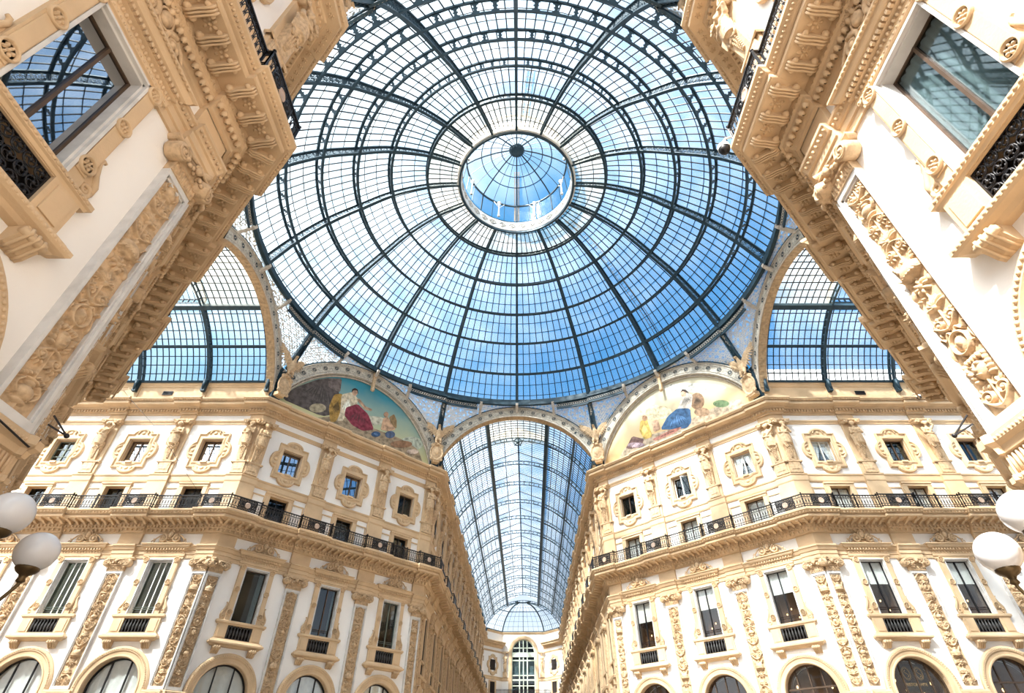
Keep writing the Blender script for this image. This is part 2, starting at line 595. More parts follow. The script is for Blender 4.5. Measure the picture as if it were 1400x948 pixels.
NEAR = ('NL', 'NR', 'NLD', 'NRD')
for side, ch in CH.items():
    tx = SIDE_TXT[side]
    real = ch[:2] if side.startswith('near') else ch
    mb = MB()
    sweep_chain(mb, real, ARCHI, .16, .66, .0)
    if side.startswith('near'):
        for k, _ in real:
            for s0, s1, n in spans(k, .2, .16, .66, .0):
                m = max(1, int((s1 - s0) / .12))
                for i in range(m):
                    egg(mb, W[k], s0 + (s1 - s0) * (i + .5) / m, n + .015, 12.8, .05)
    trim(mb, 'stone architrave moulding on the %s' % tx)
    mb = MB()
    sweep_chain(mb, real, BALC, .18)
    for k, _ in real:
        w = W[k]
        far = k in ('FL', 'FR')
        near = k in NEAR
        sp = .6 if far else (.56 if near else .42)
        for s0, s1, n in spans(k, .36, .18):
            m = max(1, int((s1 - s0) / sp))
            for i in range(m + 1):
                s = s0 + (s1 - s0) * i / m
                if i == 0 and n < .4 or i == m and n < .4:
                    continue
                modillion(mb, w, s, n, n + .62, 14.15 if not near else 14.11, 14.37, .07 if not near else .1)
                if near:
                    for q in (-.07, 0, .07):
                        mb.tube([w.P(s + q, n + u, zz) for u, zz in ((.02, 14.11), (.12, 14.07), (.3, 14.15), (.5, 14.18), (.6, 14.22), (.63, 14.32))], .03, 5)
                    for q in (-.11, .11):
                        mb.ball(w.P(s + q, n + .5, 14.26), .07, 8, 5)
                        mb.ball(w.P(s + q, n + .1, 14.18), .09, 8, 5)
                if near and i < m:
                    rosette(mb, w.P(s0 + (s1 - s0) * (i + .5) / m, n + .34, 14.34), .19, (0, 0, -1))
        if not far:
            for s0, s1, n in spans(k, .22, .18):
                m = max(1, int((s1 - s0) / (.17 if near else .26)))
                for i in range(m):
                    egg(mb, w, s0 + (s1 - s0) * (i + .5) / m, n + .03 * near, 13.87, .11 if near else .1)
        if not far and not near:
            for s0, s1, n in spans(k, .3, .18):
                m = max(1, int((s1 - s0) / .2))
                for i in range(m):
                    s = s0 + (s1 - s0) * (i + .5) / m
                    lbox(mb, w, s - .055, s + .055, n - .02, n + .09, 14.0, 14.13)
            for s0, s1, n in spans(k, 1.16, .18):
                m = max(1, int((s1 - s0) / .2))
                for i in range(m):
                    egg(mb, w, s0 + (s1 - s0) * (i + .5) / m, n + .02, 14.63, .06)
        if near:
            for s0, s1, n in spans(k, 1.16, .18):
                m = max(1, int((s1 - s0) / .11))
                for i in range(m):
                    egg(mb, w, s0 + (s1 - s0) * (i + .5) / m, n + .02, 14.63, .05)
            for s0, s1, n in spans(k, .3, .18):
                m = max(1, int((s1 - s0) / .14))
                for i in range(m):
                    s = s0 + (s1 - s0) * (i + .5) / m
                    lbox(mb, w, s - .04, s + .04, n - .02, n + .06, 14.08, 14.16)
    trim(mb, 'stone balcony cornice with carved brackets on the %s' % tx)
    mb = MB()
    sweep_chain(mb, real, BAND, .14, .62, .2)
    trim(mb, 'stone band above the attic windows on the %s' % tx)
    mb = MB()
    sweep_chain(mb, real, STRING, .1, .56, .2)
    trim(mb, 'beaded stone string course on the %s' % tx)
    mb = MB()
    sweep_chain(mb, real, MAIN, .16, .6, .4)
    for k, _ in real:
        w = W[k]
        far = k in ('FL', 'FR')
        for s0, s1, n in spans(k, .2, .16, .6, .4):
            m = max(1, int((s1 - s0) / (.5 if far else .2)))
            for i in range(m):
                s = s0 + (s1 - s0) * (i + .5) / m
                lbox(mb, w, s - (.15 if far else .06), s + (.15 if far else .06), n - .02, n + .1, 22.43, 22.58)
        if not far:
            for s0, s1, n in spans(k, .85, .16, .6, .4):
                m = max(1, int((s1 - s0) / .16))
                for i in range(m):
                    egg(mb, w, s0 + (s1 - s0) * (i + .5) / m, n + .02, 23.02, .06)
        if k in NEAR:
            for s0, s1, n in spans(k, .36, .16, .6, .4):
                m = max(1, int((s1 - s0) / .3))
                for i in range(m):
                    s = s0 + (s1 - s0) * (i + .5) / m
                    rosette(mb, w.P(s, n + .2, 22.74), .12, (0, 0, -1), 5)
    trim(mb, 'stone main cornice with dentils on the %s' % tx)
for k, tx in (('LA', 'left arm'), ('RA', 'right arm'), ('FL', 'left side of the far arm'), ('FR', 'right side of the far arm'),
              ('NL', 'near left wall'), ('NR', 'near right wall'), ('LN', 'rear of the left arm'), ('RN', 'rear of the right arm')):
    mb = MB()
    w = W[k]
    mb.loft([[w.P(0, o, z), w.P(w.L, o, z)] for o, z in PARA], False)
    mb.loft([[w.P(0, o, z), w.P(w.L, o, z)] for o, z in ((.25, 23.36), (.25, 23.62), (.12, 23.7), (.0, 23.72))], False)
    lbox(mb, w, .02, w.L, -.02, .03, 23.4, 24.75)
    for p in SPEC.get(k, ([], []))[0]:
        lbox(mb, w, max(p - .5, .02), p + .5, 0, .1, 23.4, 24.72)
    trim(mb, 'stone parapet moulding under the glass vault on the %s' % tx)

mb = MB()
for x0, x1, y0, y1 in ((-45, 45, -45, 95),):
    nx, ny = 30, 46
    vs = [(x0 + (x1 - x0) * i / nx, y0 + (y1 - y0) * j / ny, 0) for j in range(ny + 1) for i in range(nx + 1)]
    fs = [(j * (nx + 1) + i, j * (nx + 1) + i + 1, (j + 1) * (nx + 1) + i + 1, (j + 1) * (nx + 1) + i) for j in range(ny) for i in range(nx)]
    mb.add(vs, fs)
struct(mb.build('floor', [M['pave']]))
# ------------------------------------------------------------------ facade elements (local frame: x along wall, y out of wall, z up)
def spiral(cx, cz, y, r0, r1, turns, a0, n=18, sx=1):
    pts = []
    for i in range(n + 1):
        t = i / n
        r = r0 + (r1 - r0) * t
        a = a0 + turns * 2 * PI * t
        pts.append((cx + sx * r * math.cos(a), y, cz + r * math.sin(a)))
    return pts

def taper(r0, r1, n):
    return [r0 + (r1 - r0) * i / (n - 1) for i in range(n)]

def arc_xz(cx, cz, y, r, a0, a1, n=12):
    return [(cx + r * math.cos(a0 + (a1 - a0) * i / n), y, cz + r * math.sin(a0 + (a1 - a0) * i / n)) for i in range(n + 1)]

def frame_rect(mb, x, z0, z1, w, y0, y1):
    mb.box(-x, -x + w, y0, y1, z0, z1)
    mb.box(x - w, x, y0, y1, z0, z1)
    mb.box(-x + w, x - w, y0, y1, z1 - w, z1)
    mb.box(-x + w, x - w, y0, y1, z0, z0 + w)

def recess(root, x, z0, z1, depth, mat, name='window_recess', reveal='marble', back=0.85):
    """stone reveal and the dark room seen through the opening"""
    mb = MB()
    y0 = -depth
    for a, b in (((-x, 0, z0), (-x, 0, z1)), ((-x, 0, z1), (x, 0, z1)), ((x, 0, z1), (x, 0, z0)), ((x, 0, z0), (-x, 0, z0))):
        mb.add([a, b, (b[0], y0, b[2]), (a[0], y0, a[2])], [(0, 1, 2, 3)])
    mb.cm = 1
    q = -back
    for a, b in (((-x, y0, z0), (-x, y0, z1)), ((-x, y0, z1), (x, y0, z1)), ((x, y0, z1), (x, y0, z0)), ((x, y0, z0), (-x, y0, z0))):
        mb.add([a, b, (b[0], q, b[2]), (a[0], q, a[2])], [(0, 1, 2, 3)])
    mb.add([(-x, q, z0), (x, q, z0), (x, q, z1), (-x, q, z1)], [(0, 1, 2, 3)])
    return part(root, name, mb, [M[reveal], M[mat]])

def cloth_panel(mb, x0, x1, z0, z1, y, waves=5, amp=.03, tie=None):
    """hanging fabric with vertical folds; tie draws the lower edge towards one side"""
    nx, nz = waves * 4, 8
    vs = []
    for th in (0, -.012):
        for j in range(nz + 1):
            v = j / nz
            for i in range(nx + 1):
                u = i / nx
                x = x0 + (x1 - x0) * u
                if tie is not None:
                    k = (1 - v) ** 1.2
                    x = x + (tie - x) * .72 * k
                vs.append((x, y + th + amp * math.sin(u * waves * 2 * PI), z0 + (z1 - z0) * v))
    W_ = nx + 1
    fs = []
    for j in range(nz):
        for i in range(nx):
            a = j * W_ + i
            fs.append((a, a + 1, a + W_ + 1, a + W_))
            b = a + W_ * (nz + 1)
            fs.append((b + W_, b + W_ + 1, b + 1, b))
    mb.add(vs, fs, True)

def crest_mesh(mb, zb, wd, h, y):
    """scrolled cresting with a central cartouche and palmette finial"""
    pl = [(-wd, zb), (wd, zb), (wd, zb + h * .14), (wd * .72, zb + h * .22), (wd * .52, zb + h * .42), (wd * .26, zb + h * .62), (wd * .14, zb + h * .9), (0, zb + h),
          (-wd * .14, zb + h * .9), (-wd * .26, zb + h * .62), (-wd * .52, zb + h * .42), (-wd * .72, zb + h * .22), (-wd, zb + h * .14)]
    mb.prism([(x * .82, zb + (z - zb) * .62) for x, z in pl], .0, y * .55)
    for sx in (-1, 1):
        s = spiral(sx * wd * .34, zb + h * .30, y + .03, h * .24, h * .05, 1.7, PI * .5, 22, sx)
        mb.tube(s, taper(.08, .03, len(s)), 6)
        mb.ball((sx * wd * .34, y + .05, zb + h * .30), (h * .09, .06, h * .09), 8, 5)
        s = spiral(sx * wd * .80, zb + h * .14, y + .02, h * .12, h * .02, 1.4, PI * .5, 14, sx)
        mb.tube(s, taper(.04, .016, len(s)), 5)
        mb.tube([(sx * wd * .34, y + .03, zb + h * .54), (sx * wd * .55, y + .03, zb + h * .42), (sx * wd * .72, y + .03, zb + h * .24), (sx * wd * .80, y + .03, zb + h * .26)],
                [.05, .05, .04, .04], 6)
        for k in range(3):
            a = PI * .5 - sx * (.35 + .35 * k)
            mb.ball((sx * (.03 + .05 * k) + .16 * h * math.cos(a), y + .05, zb + h * .86 + .12 * h * math.sin(a)), (.05, .05, .075), 6, 4)
    mb.ball((0, y + .05, zb + h * .50), (h * .15, .1, h * .19), 10, 6)
    mb.tube([(h * .2 * math.cos(t), y + .05, zb + h * .50 + h * .24 * math.sin(t)) for t in [2 * PI * i / 14 for i in range(14)]], .03, 5, closed=True)
    mb.ball((0, y + .06, zb + h * .97), (.06, .06, .1), 8, 5)
    mb.tube([(-wd * .12, y + .04, zb + h * .14), (0, y + .06, zb + h * .09), (wd * .12, y + .04, zb + h * .14)], .035, 5)

def iron_panel(mb, x, z0, z1, y, style):
    frame_rect(mb, x, z0, z1, .035, y - .02, y + .02)
    if style == 'baluster':
        n = 8
        for i in range(n):
            cx = -x + (i + .5) * 2 * x / n
            mb.lathe([(.02, 0), (.045, .04), (.03, .1), (.065, .22), (.07, .34), (.04, .46), (.03, .54), (.05, .6), (.02, .66)], 7, (cx, y, z0 + .03))
            mb.tube(arc_xz(cx, z1 - .09, y, .055, 0, 2 * PI, 8)[:-1], .012, 4, closed=True)
    else:
        nx, nz = 6, 3
        dx, dz = 2 * x / nx, (z1 - z0) / nz
        for i in range(nx):
            for j in range(nz):
                cx, cz = -x + (i + .5) * dx, z0 + (j + .5) * dz
                r = min(dx, dz) * .46
                mb.tube(arc_xz(cx, cz, y, r, 0, 2 * PI, 12)[:-1], .016, 4, closed=True)
                for a in (0, PI / 2, PI, 3 * PI / 2):
                    ex, ez = cx + r * .55 * math.cos(a + PI / 4), cz + r * .55 * math.sin(a + PI / 4)
                    mb.tube(arc_xz(ex, ez, y + .01, r * .35, a, a + 1.5 * PI, 8), .012, 4)
                mb.ball((cx, y + .02, cz), (.035, .03, .035), 6, 4)
                if (i + j) % 2 == 0:
                    q = r * .75
                    for p0, p1 in (((-q, -q), (q, -q)), ((q, -q), (q, q)), ((q, q), (-q, q)), ((-q, q), (-q, -q))):
                        mb.bar((cx + p0[0], y, cz + p0[1]), (cx + p1[0], y, cz + p1[1]), .018, .018)

def make_tall_window(variant='dark', near=False):
    r = empty('tall_window')
    x = .68
    # stone surround with rosettes
    mb = MB()
    for sx in (-1, 1):
        mb.box(min(sx * .74, sx * 1.06), max(sx * .74, sx * 1.06), -.02, .14, 9.2, 12.22)
        for z0, z1 in ((9.42, 10.72), (10.98, 12.02)):
            mb.box(min(sx * .78, sx * 1.02), max(sx * .78, sx * 1.02), .13, .165, z0, z1)
        for zz in (9.62, 10.88, 12.14):
            mb.lathe([(.17, .13), (.175, .2), (.15, .225), (.13, .2), (.125, .165), (0, .165)], 16 if near else 10, (sx * .9, 0, zz), True, 'y')
            rosette(mb, (sx * .9, .165, zz), .12, (0, 1, 0), 6)
        # scroll ear at the foot of the jamb
        s = spiral(sx * 1.19, 9.36, .07, .13, .03, 1.4, -PI / 2, 16, sx)
        mb.tube(s, taper(.055, .03, len(s)), 6)
        mb.tube([(sx * 1.31, .06, 9.38), (sx * 1.30, .06, 9.56), (sx * 1.18, .06, 9.76), (sx * 1.10, .06, 10.0), (sx * 1.13, .06, 10.12), (sx * 1.19, .06, 10.12)],
                [.06, .07, .065, .05, .045, .03], 6)
        mb.prism([(sx * 1.04, 9.22), (sx * 1.30, 9.22), (sx * 1.28, 9.55), (sx * 1.12, 9.85), (sx * 1.06, 10.05), (sx * 1.04, 10.05)], 0, .07)
    part(r, 'window_surround', mb, M['stone'])
    mb = MB()
    for sx in (-1, 1):
        mb.box(min(sx * .66, sx * .75), max(sx * .66, sx * .75), -.16, .09, 9.2, 12.2)
        mb.box(min(sx * .70, sx * .76), max(sx * .70, sx * .76), -.02, .17, 9.2, 12.2)
    mb.box(-.75, .75, -.16, .09, 12.08, 12.2)
    mb.box(-.75, .75, -.02, .17, 12.14, 12.2)
    part(r, 'marble_jamb', mb, M['marble'])
    # entablature
    mb = MB()
    mb.ledge(1.08, [(.0, 12.2), (.10, 12.2), (.10, 12.34), (.14, 12.36), (.14, 12.46), (.16, 12.48), (.12, 12.52), (.12, 12.66), (.2, 12.68), (.2, 12.78), (.3, 12.82),
                    (.34, 12.88), (.36, 12.97), (.42, 13.0), (.42, 13.05), (0, 13.08)])
    m = 22 if near else 14
    for i in range(m):
        xx = -1.2 + 2.4 * (i + .5) / m
        mb.box(xx - .032, xx + .032, .18, .27, 12.69, 12.78)
        mb.ball((xx, .13, 12.59), (.042, .035, .06), 6, 4)
        if near:
            mb.ball((xx, .40, 12.99), (.05, .04, .035), 6, 4)
            mb.ball((xx + .03, .14, 12.41), (.03, .025, .03), 6, 4)
    ped = part(r, 'pediment', mb, M['stone'])
    mb = MB()
    crest_mesh(mb, 13.05, 1.22, 1.06, .2)
    part(ped, 'scrolled_crest', mb, M['carved'])
    # sill and pedestal zone
    mb = MB()
    mb.ledge(1.28, [(.0, 9.0), (.12, 9.0), (.14, 9.06), (.18, 9.08), (.18, 9.18), (.1, 9.22), (-.25, 9.22)])
    for sx in (-1, 1):
        a, b = min(sx * .72, sx * 1.3), max(sx * .72, sx * 1.3)
        mb.box(a, b, -.02, .12, 8.24, 9.02)
        mb.box(a + .1, b - .1, .11, .15, 8.34, 8.92)
    mb.box(-.72, .72, -.25, .1, 8.98, 9.04)
    if near:
        for i in range(26):
            mb.ball((-1.35 + 2.7 * (i + .5) / 26, .18, 9.13), (.05, .03, .035), 6, 4)
    part(r, 'window_sill', mb, M['stone'])
    mb = MB()
    mb.ledge(1.22, [(0, 7.86), (.14, 7.88), (.2, 7.94), (.3, 7.98), (.34, 8.02), (.34, 8.1), (.26, 8.14), (.24, 8.2), (.14, 8.24), (.14, 8.28), (0, 8.3)])
    if near:
        for i in range(30):
            mb.ball((-1.5 + 3.0 * (i + .5) / 30, .33, 8.06), (.05, .03, .045), 6, 4)
    part(r, 'lower_ledge', mb, M['stone'])
    for sx in (-1, 1):
        mb = MB()
        cx = sx * 1.02
        f = [(0, 7.88), (.3, 7.88), (.31, 7.8), (.26, 7.74), (.18, 7.66), (.1, 7.56), (0, 7.52)]
        mb.loft([[(cx - .2, y, z) for y, z in f], [(cx + .2, y, z) for y, z in f]], True, False, True, True)
        for k in (-.12, 0, .12):
            mb.tube([(cx + k, y + .015, z) for y, z in f[1:]], .03, 5)
        mb.tube([(cx - .22, .26, 7.79), (cx + .22, .26, 7.79)], .065, 8)
        part(r, 'bracket', mb, M['stone'])
    mb = MB()
    iron_panel(mb, .72, 8.29, 9.0, .03, 'lattice' if near else 'baluster')
    part(r, 'iron_balustrade', mb, M['black' if near else 'cast'])
    mb = MB()
    for a, b in (((-.72, 0, 8.28), (-.72, 0, 9.0)), ((-.72, 0, 9.0), (.72, 0, 9.0)), ((.72, 0, 9.0), (.72, 0, 8.28)), ((.72, 0, 8.28), (-.72, 0, 8.28))):
        mb.add([a, b, (b[0], -.4, b[2]), (a[0], -.4, a[2])], [(0, 1, 2, 3)])
    mb.add([(-.72, -.4, 8.28), (.72, -.4, 8.28), (.72, -.4, 9.0), (-.72, -.4, 9.0)], [(0, 1, 2, 3)])
    part(r, 'balustrade_recess', mb, M['dark'])
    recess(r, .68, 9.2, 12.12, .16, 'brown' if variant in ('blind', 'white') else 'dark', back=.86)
    fm = {'dark': 'wood', 'reflect': 'green', 'green': 'whitef', 'blind': 'black', 'near': 'wood', 'white': 'wood', 'open': 'wood'}[variant]
    mb = MB()
    frame_rect(mb, .67, 9.2, 12.1, .055, -.2, -.13)
    if variant == 'green':
        mb.box(-.22, -.175, -.2, -.12, 9.22, 12.06)
        mb.box(.12, .165, -.2, -.12, 9.22, 12.06)
        mb.cm = 1
    elif variant != 'open':
        mb.box(-.028, .028, -.2, -.11, 9.22, 12.06)
    if variant in ('dark', 'blind', 'green', 'reflect'):
        mb.box(-.64, .64, -.12, -.09, 9.48, 9.50)
        mb.box(-.64, .64, -.12, -.09, 9.58, 9.60)
    fr = part(r, 'sash_frame', mb, [M[fm], M['green']])
    mb = MB()
    mb.box(-.64, .64, -.172, -.166, 9.25, 12.06)
    part(fr, 'pane', mb, M[{'blind': 'pane_clear', 'green': 'pane_green', 'near': 'pane_mirror'}.get(variant, 'pane')])
    if variant == 'blind':
        mb = MB()
        cloth_panel(mb, -.64, .64, 10.85, 12.06, -.21, 9, .01)
        part(r, 'blind', mb, M['blind'])
        for i in range(3):
            mb = MB()
            mb.ball((-.35 + .33 * i, -.6, 9.55 + .25 * ((i * 2) % 3)), (.035, .035, .055), 8, 6)
            part(r, 'interior_lamp', mb, M['lampglow'])
    if variant in ('dark', 'open'):
        mb = MB()
        cloth_panel(mb, -.64, -.36 if variant == 'open' else -.5, 9.25, 12.06, -.34, 3, .025)
        part(r, 'curtain', mb, M['blind'])
    if variant == 'white':
        mb = MB()
        cloth_panel(mb, -.64, .64, 9.25, 12.06, -.22, 8, .03)
        part(r, 'curtain', mb, M['blind'])
    return r

def quatre_outline(hx=1.08, hz=1.3, lr=.62, lb=.40):
    """rectangle with a round lobe on each side; starts at the right-bottom corner going up"""
    pts = []
    def lobe(cx, cz, ax, az, nx_, nz_, reach):
        # chord along (ax, az), bulge along (nx_, nz_)
        o = []
        for i in range(11):
            a = PI - PI * i / 10
            o.append((cx + ax * lr * math.cos(a) + nx_ * reach * math.sin(a), cz + az * lr * math.cos(a) + nz_ * reach * math.sin(a)))
        return o
    for (x0, z0), (x1, z1), nrm in (((hx, -hz), (hx, hz), (1, 0)), ((hx, hz), (-hx, hz), (0, 1)), ((-hx, hz), (-hx, -hz), (-1, 0)), ((-hx, -hz), (hx, -hz), (0, -1))):
        pts.append((x0, z0))
        mx_, mz_ = (x0 + x1) / 2, (z0 + z1) / 2
        L = math.hypot(x1 - x0, z1 - z0)
        d = ((x1 - x0) / L, (z1 - z0) / L)
        pts += lobe(mx_, mz_, d[0], d[1], nrm[0], nrm[1], lb)
    return pts

def make_quatrefoil(variant='dark'):
    r = empty('quatrefoil_window')
    zc = 19.44
    out = quatre_outline()
    inn = []
    for x, z in out:
        k = max(abs(x) / 1.08, abs(z) / 1.3)
        inn.append((x / k / 1.08 * .72, z / k / 1.3 * .86))
    mb = MB()
    loops = []
    for t, y in ((0, -.01), (0, .1), (.06, .17), (.2, .18), (.26, .12), (.34, .09), (.62, .09), (.7, .13), (.86, .16), (1, .14), (1, -.02)):
        loops.append([(a[0] + (b[0] - a[0]) * t, y, zc + a[1] + (b[1] - a[1]) * t) for a, b in zip(out, inn)])
    mb.loft(loops)
    for ax, az, cx, cz in ((1, 0, 1.02, 0), (-1, 0, -1.02, 0), (0, 1, 0, 1.24), (0, -1, 0, -1.24)):
        a0 = math.atan2(az, ax) - PI / 2
        mb.tube(arc_xz(cx, zc + cz, .12, .34, a0, a0 + PI, 10), .05, 6)
        mb.ball((cx + ax * .08, .1, zc + cz + az * .08), (.13, .07, .13), 8, 5)
    mb.box(-.2, .2, .1, .24, zc - .96, zc - .84)
    part(r, 'quatrefoil_surround', mb, M['stone'])
    recess(r, .7, 18.55, 20.28, .28, 'dark', reveal='stone')
    fm = {'dark': 'wood', 'blue': 'wood', 'drape': 'whitef', 'ajar': 'whitef', 'grid': 'green'}[variant]
    mb = MB()
    frame_rect(mb, .69, 18.56, 20.27, .06, -.32, -.25)
    mb.box(-.04, .04, -.32, -.23, 18.6, 20.24)
    if variant == 'grid':
        mb.box(-.65, .65, -.32, -.24, 19.1, 19.15)
        mb.box(-.65, .65, -.32, -.24, 19.65, 19.70)
    fr = part(r, 'sash_frame', mb, M[fm])
    mb = MB()
    mb.box(-.65, .65, -.292, -.286, 18.6, 20.23)
    part(fr, 'pane', mb, M[{'drape': 'pane_clear', 'blue': 'pane_mirror'}.get(variant, 'pane')])
    if variant == 'drape':
        for sx in (-1, 1):
            mb = MB()
            cloth_panel(mb, sx * .02, sx * .64, 18.6, 20.22, -.335, 4, .012, tie=sx * .64)
            part(r, 'curtain', mb, M['blind'])
    if variant == 'ajar':
        mb = MB()
        for a in (0,):
            mb.bar((-.64, -.2, 18.62), (-.64, -.2, 20.2), .05, .05)
            mb.bar((-.12, .12, 18.62), (-.12, .12, 20.2), .05, .05)
            mb.bar((-.64, -.2, 18.64), (-.12, .12, 18.64), .05, .05)
            mb.bar((-.64, -.2, 20.18), (-.12, .12, 20.18), .05, .05)
        sa = part(r, 'open_sash', mb, M['whitef'])
        mb = MB()
        mb.bar((-.64, -.2, 19.41), (-.12, .12, 19.41), .008, 1.5)
        part(sa, 'pane', mb, M['pane'])
    return r

def make_attic_window(blind=False):
    r = empty('attic_window')
    mb = MB()
    for sx in (-1, 1):
        mb.box(min(sx * .65, sx * .93), max(sx * .65, sx * .93), -.02, .12, 14.9, 16.9)
        mb.box(min(sx * .93, sx * 1.0), max(sx * .93, sx * 1.0), -.02, .07, 14.9, 17.0)
        cx = sx * 1.38
        for z0, z1, x0, x1 in ((16.68, 16.76, -.44, .44), (15.1, 15.18, -.44, .44), (15.18, 16.68, -.44, -.36), (15.18, 16.68, .36, .44)):
            mb.box(cx + x0, cx + x1, -.01, .06, z0, z1)
    mb.box(-.93, .93, -.02, .14, 16.8, 16.98)
    mb.box(-.98, .98, -.02, .19, 16.96, 17.06)
    part(r, 'window_surround', mb, M['stone'])
    recess(r, .66, 15.0, 16.8, .3, 'dark', reveal='stone')
    mb = MB()
    frame_rect(mb, .66, 15.0, 16.8, .05, -.32, -.26)
    mb.box(-.025, .025, -.32, -.24, 15.0, 16.78)
    fr = part(r, 'sash_frame', mb, M['wood' if blind else 'black'])
    mb = MB()
    mb.box(-.62, .62, -.292, -.286, 15.03, 16.76)
    part(fr, 'pane', mb, M['pane_clear' if blind else 'pane'])
    if blind:
        mb = MB()
        cloth_panel(mb, -.61, .61, 15.05, 16.75, -.325, 8, .01)
        part(r, 'blind', mb, M['blind'])
    return r

def make_arched_window(variant='sheet'):
    r = empty('arched_window')
    zs = ARCH_SP
    mb = MB()
    K = 28
    ang = [PI * i / K for i in range(K + 1)]
    prof = [(1.92, -.01), (1.92, .1), (1.86, .16), (1.72, .17), (1.66, .12), (1.52, .11), (1.5, .15), (1.44, .15), (1.4, .1), (1.4, -.3)]
    loops = []
    for rr, y in prof:
        loops.append([(rr, y, 3.0)] + [(rr * math.cos(a), y, zs + rr * math.sin(a)) for a in ang] + [(-rr, y, 3.0)])
    mb.loft(loops, False)
    for i in range(56):
        a = PI * (i + .5) / 56
        mb.ball((1.79 * math.cos(a), .17, zs + 1.79 * math.sin(a)), (.04, .03, .04), 6, 4)
    part(r, 'archivolt', mb, M['stone'])
    mb = MB()
    loops = []
    for rr, y in ((1.41, -.2), (1.32, -.2), (1.32, -.28), (1.41, -.28)):
        loops.append([(rr, y, 0.0)] + [(rr * math.cos(a), y, zs + rr * math.sin(a)) for a in ang] + [(-rr, y, 0.0)])
    mb.loft(loops, False)
    xs = (-.5, .5) if variant == 'sheet' else (-.7, 0, .7)
    for x in xs:
        mb.box(x - .03, x + .03, -.29, -.2, 0, zs + math.sqrt(1.36 ** 2 - x * x))
    if variant == 'rail':
        mb.box(-1.32, 1.32, -.3, -.18, 5.95, 6.03)
    fr = part(r, 'window_frame', mb, M['black' if variant == 'sheet' else 'wood'])
    mb = MB()
    pl = [(1.36, .2)] + [(1.36 * math.cos(a), zs + 1.36 * math.sin(a)) for a in ang] + [(-1.36, .2)]
    mb.prism(pl, -.25, -.243)
    part(fr, 'pane', mb, M['pane_clear'])
    if variant == 'sheet':
        mb = MB()
        nx = 24
        bot, top = [], []
        lo, hi = [], []
        for i in range(nx + 1):
            x = -1.36 + 2.72 * i / nx
            y = -.36 + .025 * math.sin(i * 1.7)
            lo.append((x, y, .3))
            hi.append((x, y, zs + math.sqrt(max(1.38 ** 2 - x * x, 0.02))))
        mid = [(a[0], a[1] + .02 * math.sin(j), (a[2] + b[2]) / 2) for j, (a, b) in enumerate(zip(lo, hi))]
        mb.loft([lo, mid, hi], False, True)
        mb.loft([[(x, y - .015, z) for x, y, z in l] for l in (lo, mid, hi)], False, True)
        part(r, 'hanging_sheet', mb, M['blind'])
    mb = MB()
    loops = []
    for y in (-.28, -.87):
        loops.append([(1.4, y, 0.0)] + [(1.4 * math.cos(a), y, zs + 1.4 * math.sin(a)) for a in ang] + [(-1.4, y, 0.0)])
    mb.loft(loops, False)
    mb.prism([(p[0] * 1.03, p[1]) for p in pl], -.88, -.87)
    part(r, 'shop_interior', mb, M['dark' if variant == 'sheet' else 'brown'])
    if variant != 'sheet':
        mb = MB()
        for x, z in ((-.9, 6.0), (.95, 6.15), (.5, 5.7), (-.35, 5.5)):
            mb.ball((x, -.6, z), (.05, .05, .09), 8, 6)
        part(r, 'interior_lamp', mb, M['lampglow'])
        mb = MB()
        mb.cm = 0
        for i in range(3):
            mb.lathe([(.02, 0), (.09, .02), (.1, .25), (.06, .3), (0, .3)], 10, (.7 + .2 * i, -.55, 5.25))
        part(r, 'table_lamp_shade', mb, M['blind'])
    if variant == 'sign':
        mb = MB()
        mb.box(-.66, .66, -.42, -.40, 5.6, 6.85)
        sg = part(r, 'sign_board', mb, M['black'])
        mb = MB()
        for cx in (-.33, .33):
            mb.tube([(cx + .17 * math.cos(t), -.39, 6.42 + .25 * math.sin(t)) for t in [2 * PI * i / 24 for i in range(24)]], .012, 5, closed=True)
            mb.tube([(cx + .21 * math.cos(t), -.39, 6.42 + .30 * math.sin(t)) for t in [2 * PI * i / 24 for i in range(24)]], .007, 5, closed=True)
            mb.tube([(cx - .085 * math.sin(2 * PI * i / 20), -.385, 6.25 + .34 * i / 20) for i in range(21)], .016, 5)
        part(sg, 'emblem', mb, M['gild'])
        tx = bpy.data.curves.new('sign_lettering', 'FONT')
        tx.body = 'RISTORANTE'
        tx.size = .19
        tx.extrude = .006
        tx.align_x = 'CENTER'
        to = bpy.data.objects.new('sign_lettering', tx)
        COL.objects.link(to)
        me = bpy.data.meshes.new_from_object(to.evaluated_get(bpy.context.evaluated_depsgraph_get()))
        bpy.data.objects.remove(to)
        me.materials.append(M['gild'])
        to = bpy.data.objects.new('sign_lettering', me)
        COL.objects.link(to)
        to.parent = sg
        to.matrix_local = Matrix.Translation((0, -.39, 5.86)) @ Matrix.Rotation(PI, 4, 'Z') @ Matrix.Rotation(PI / 2, 4, 'X')
        child(sg, to)
    return r

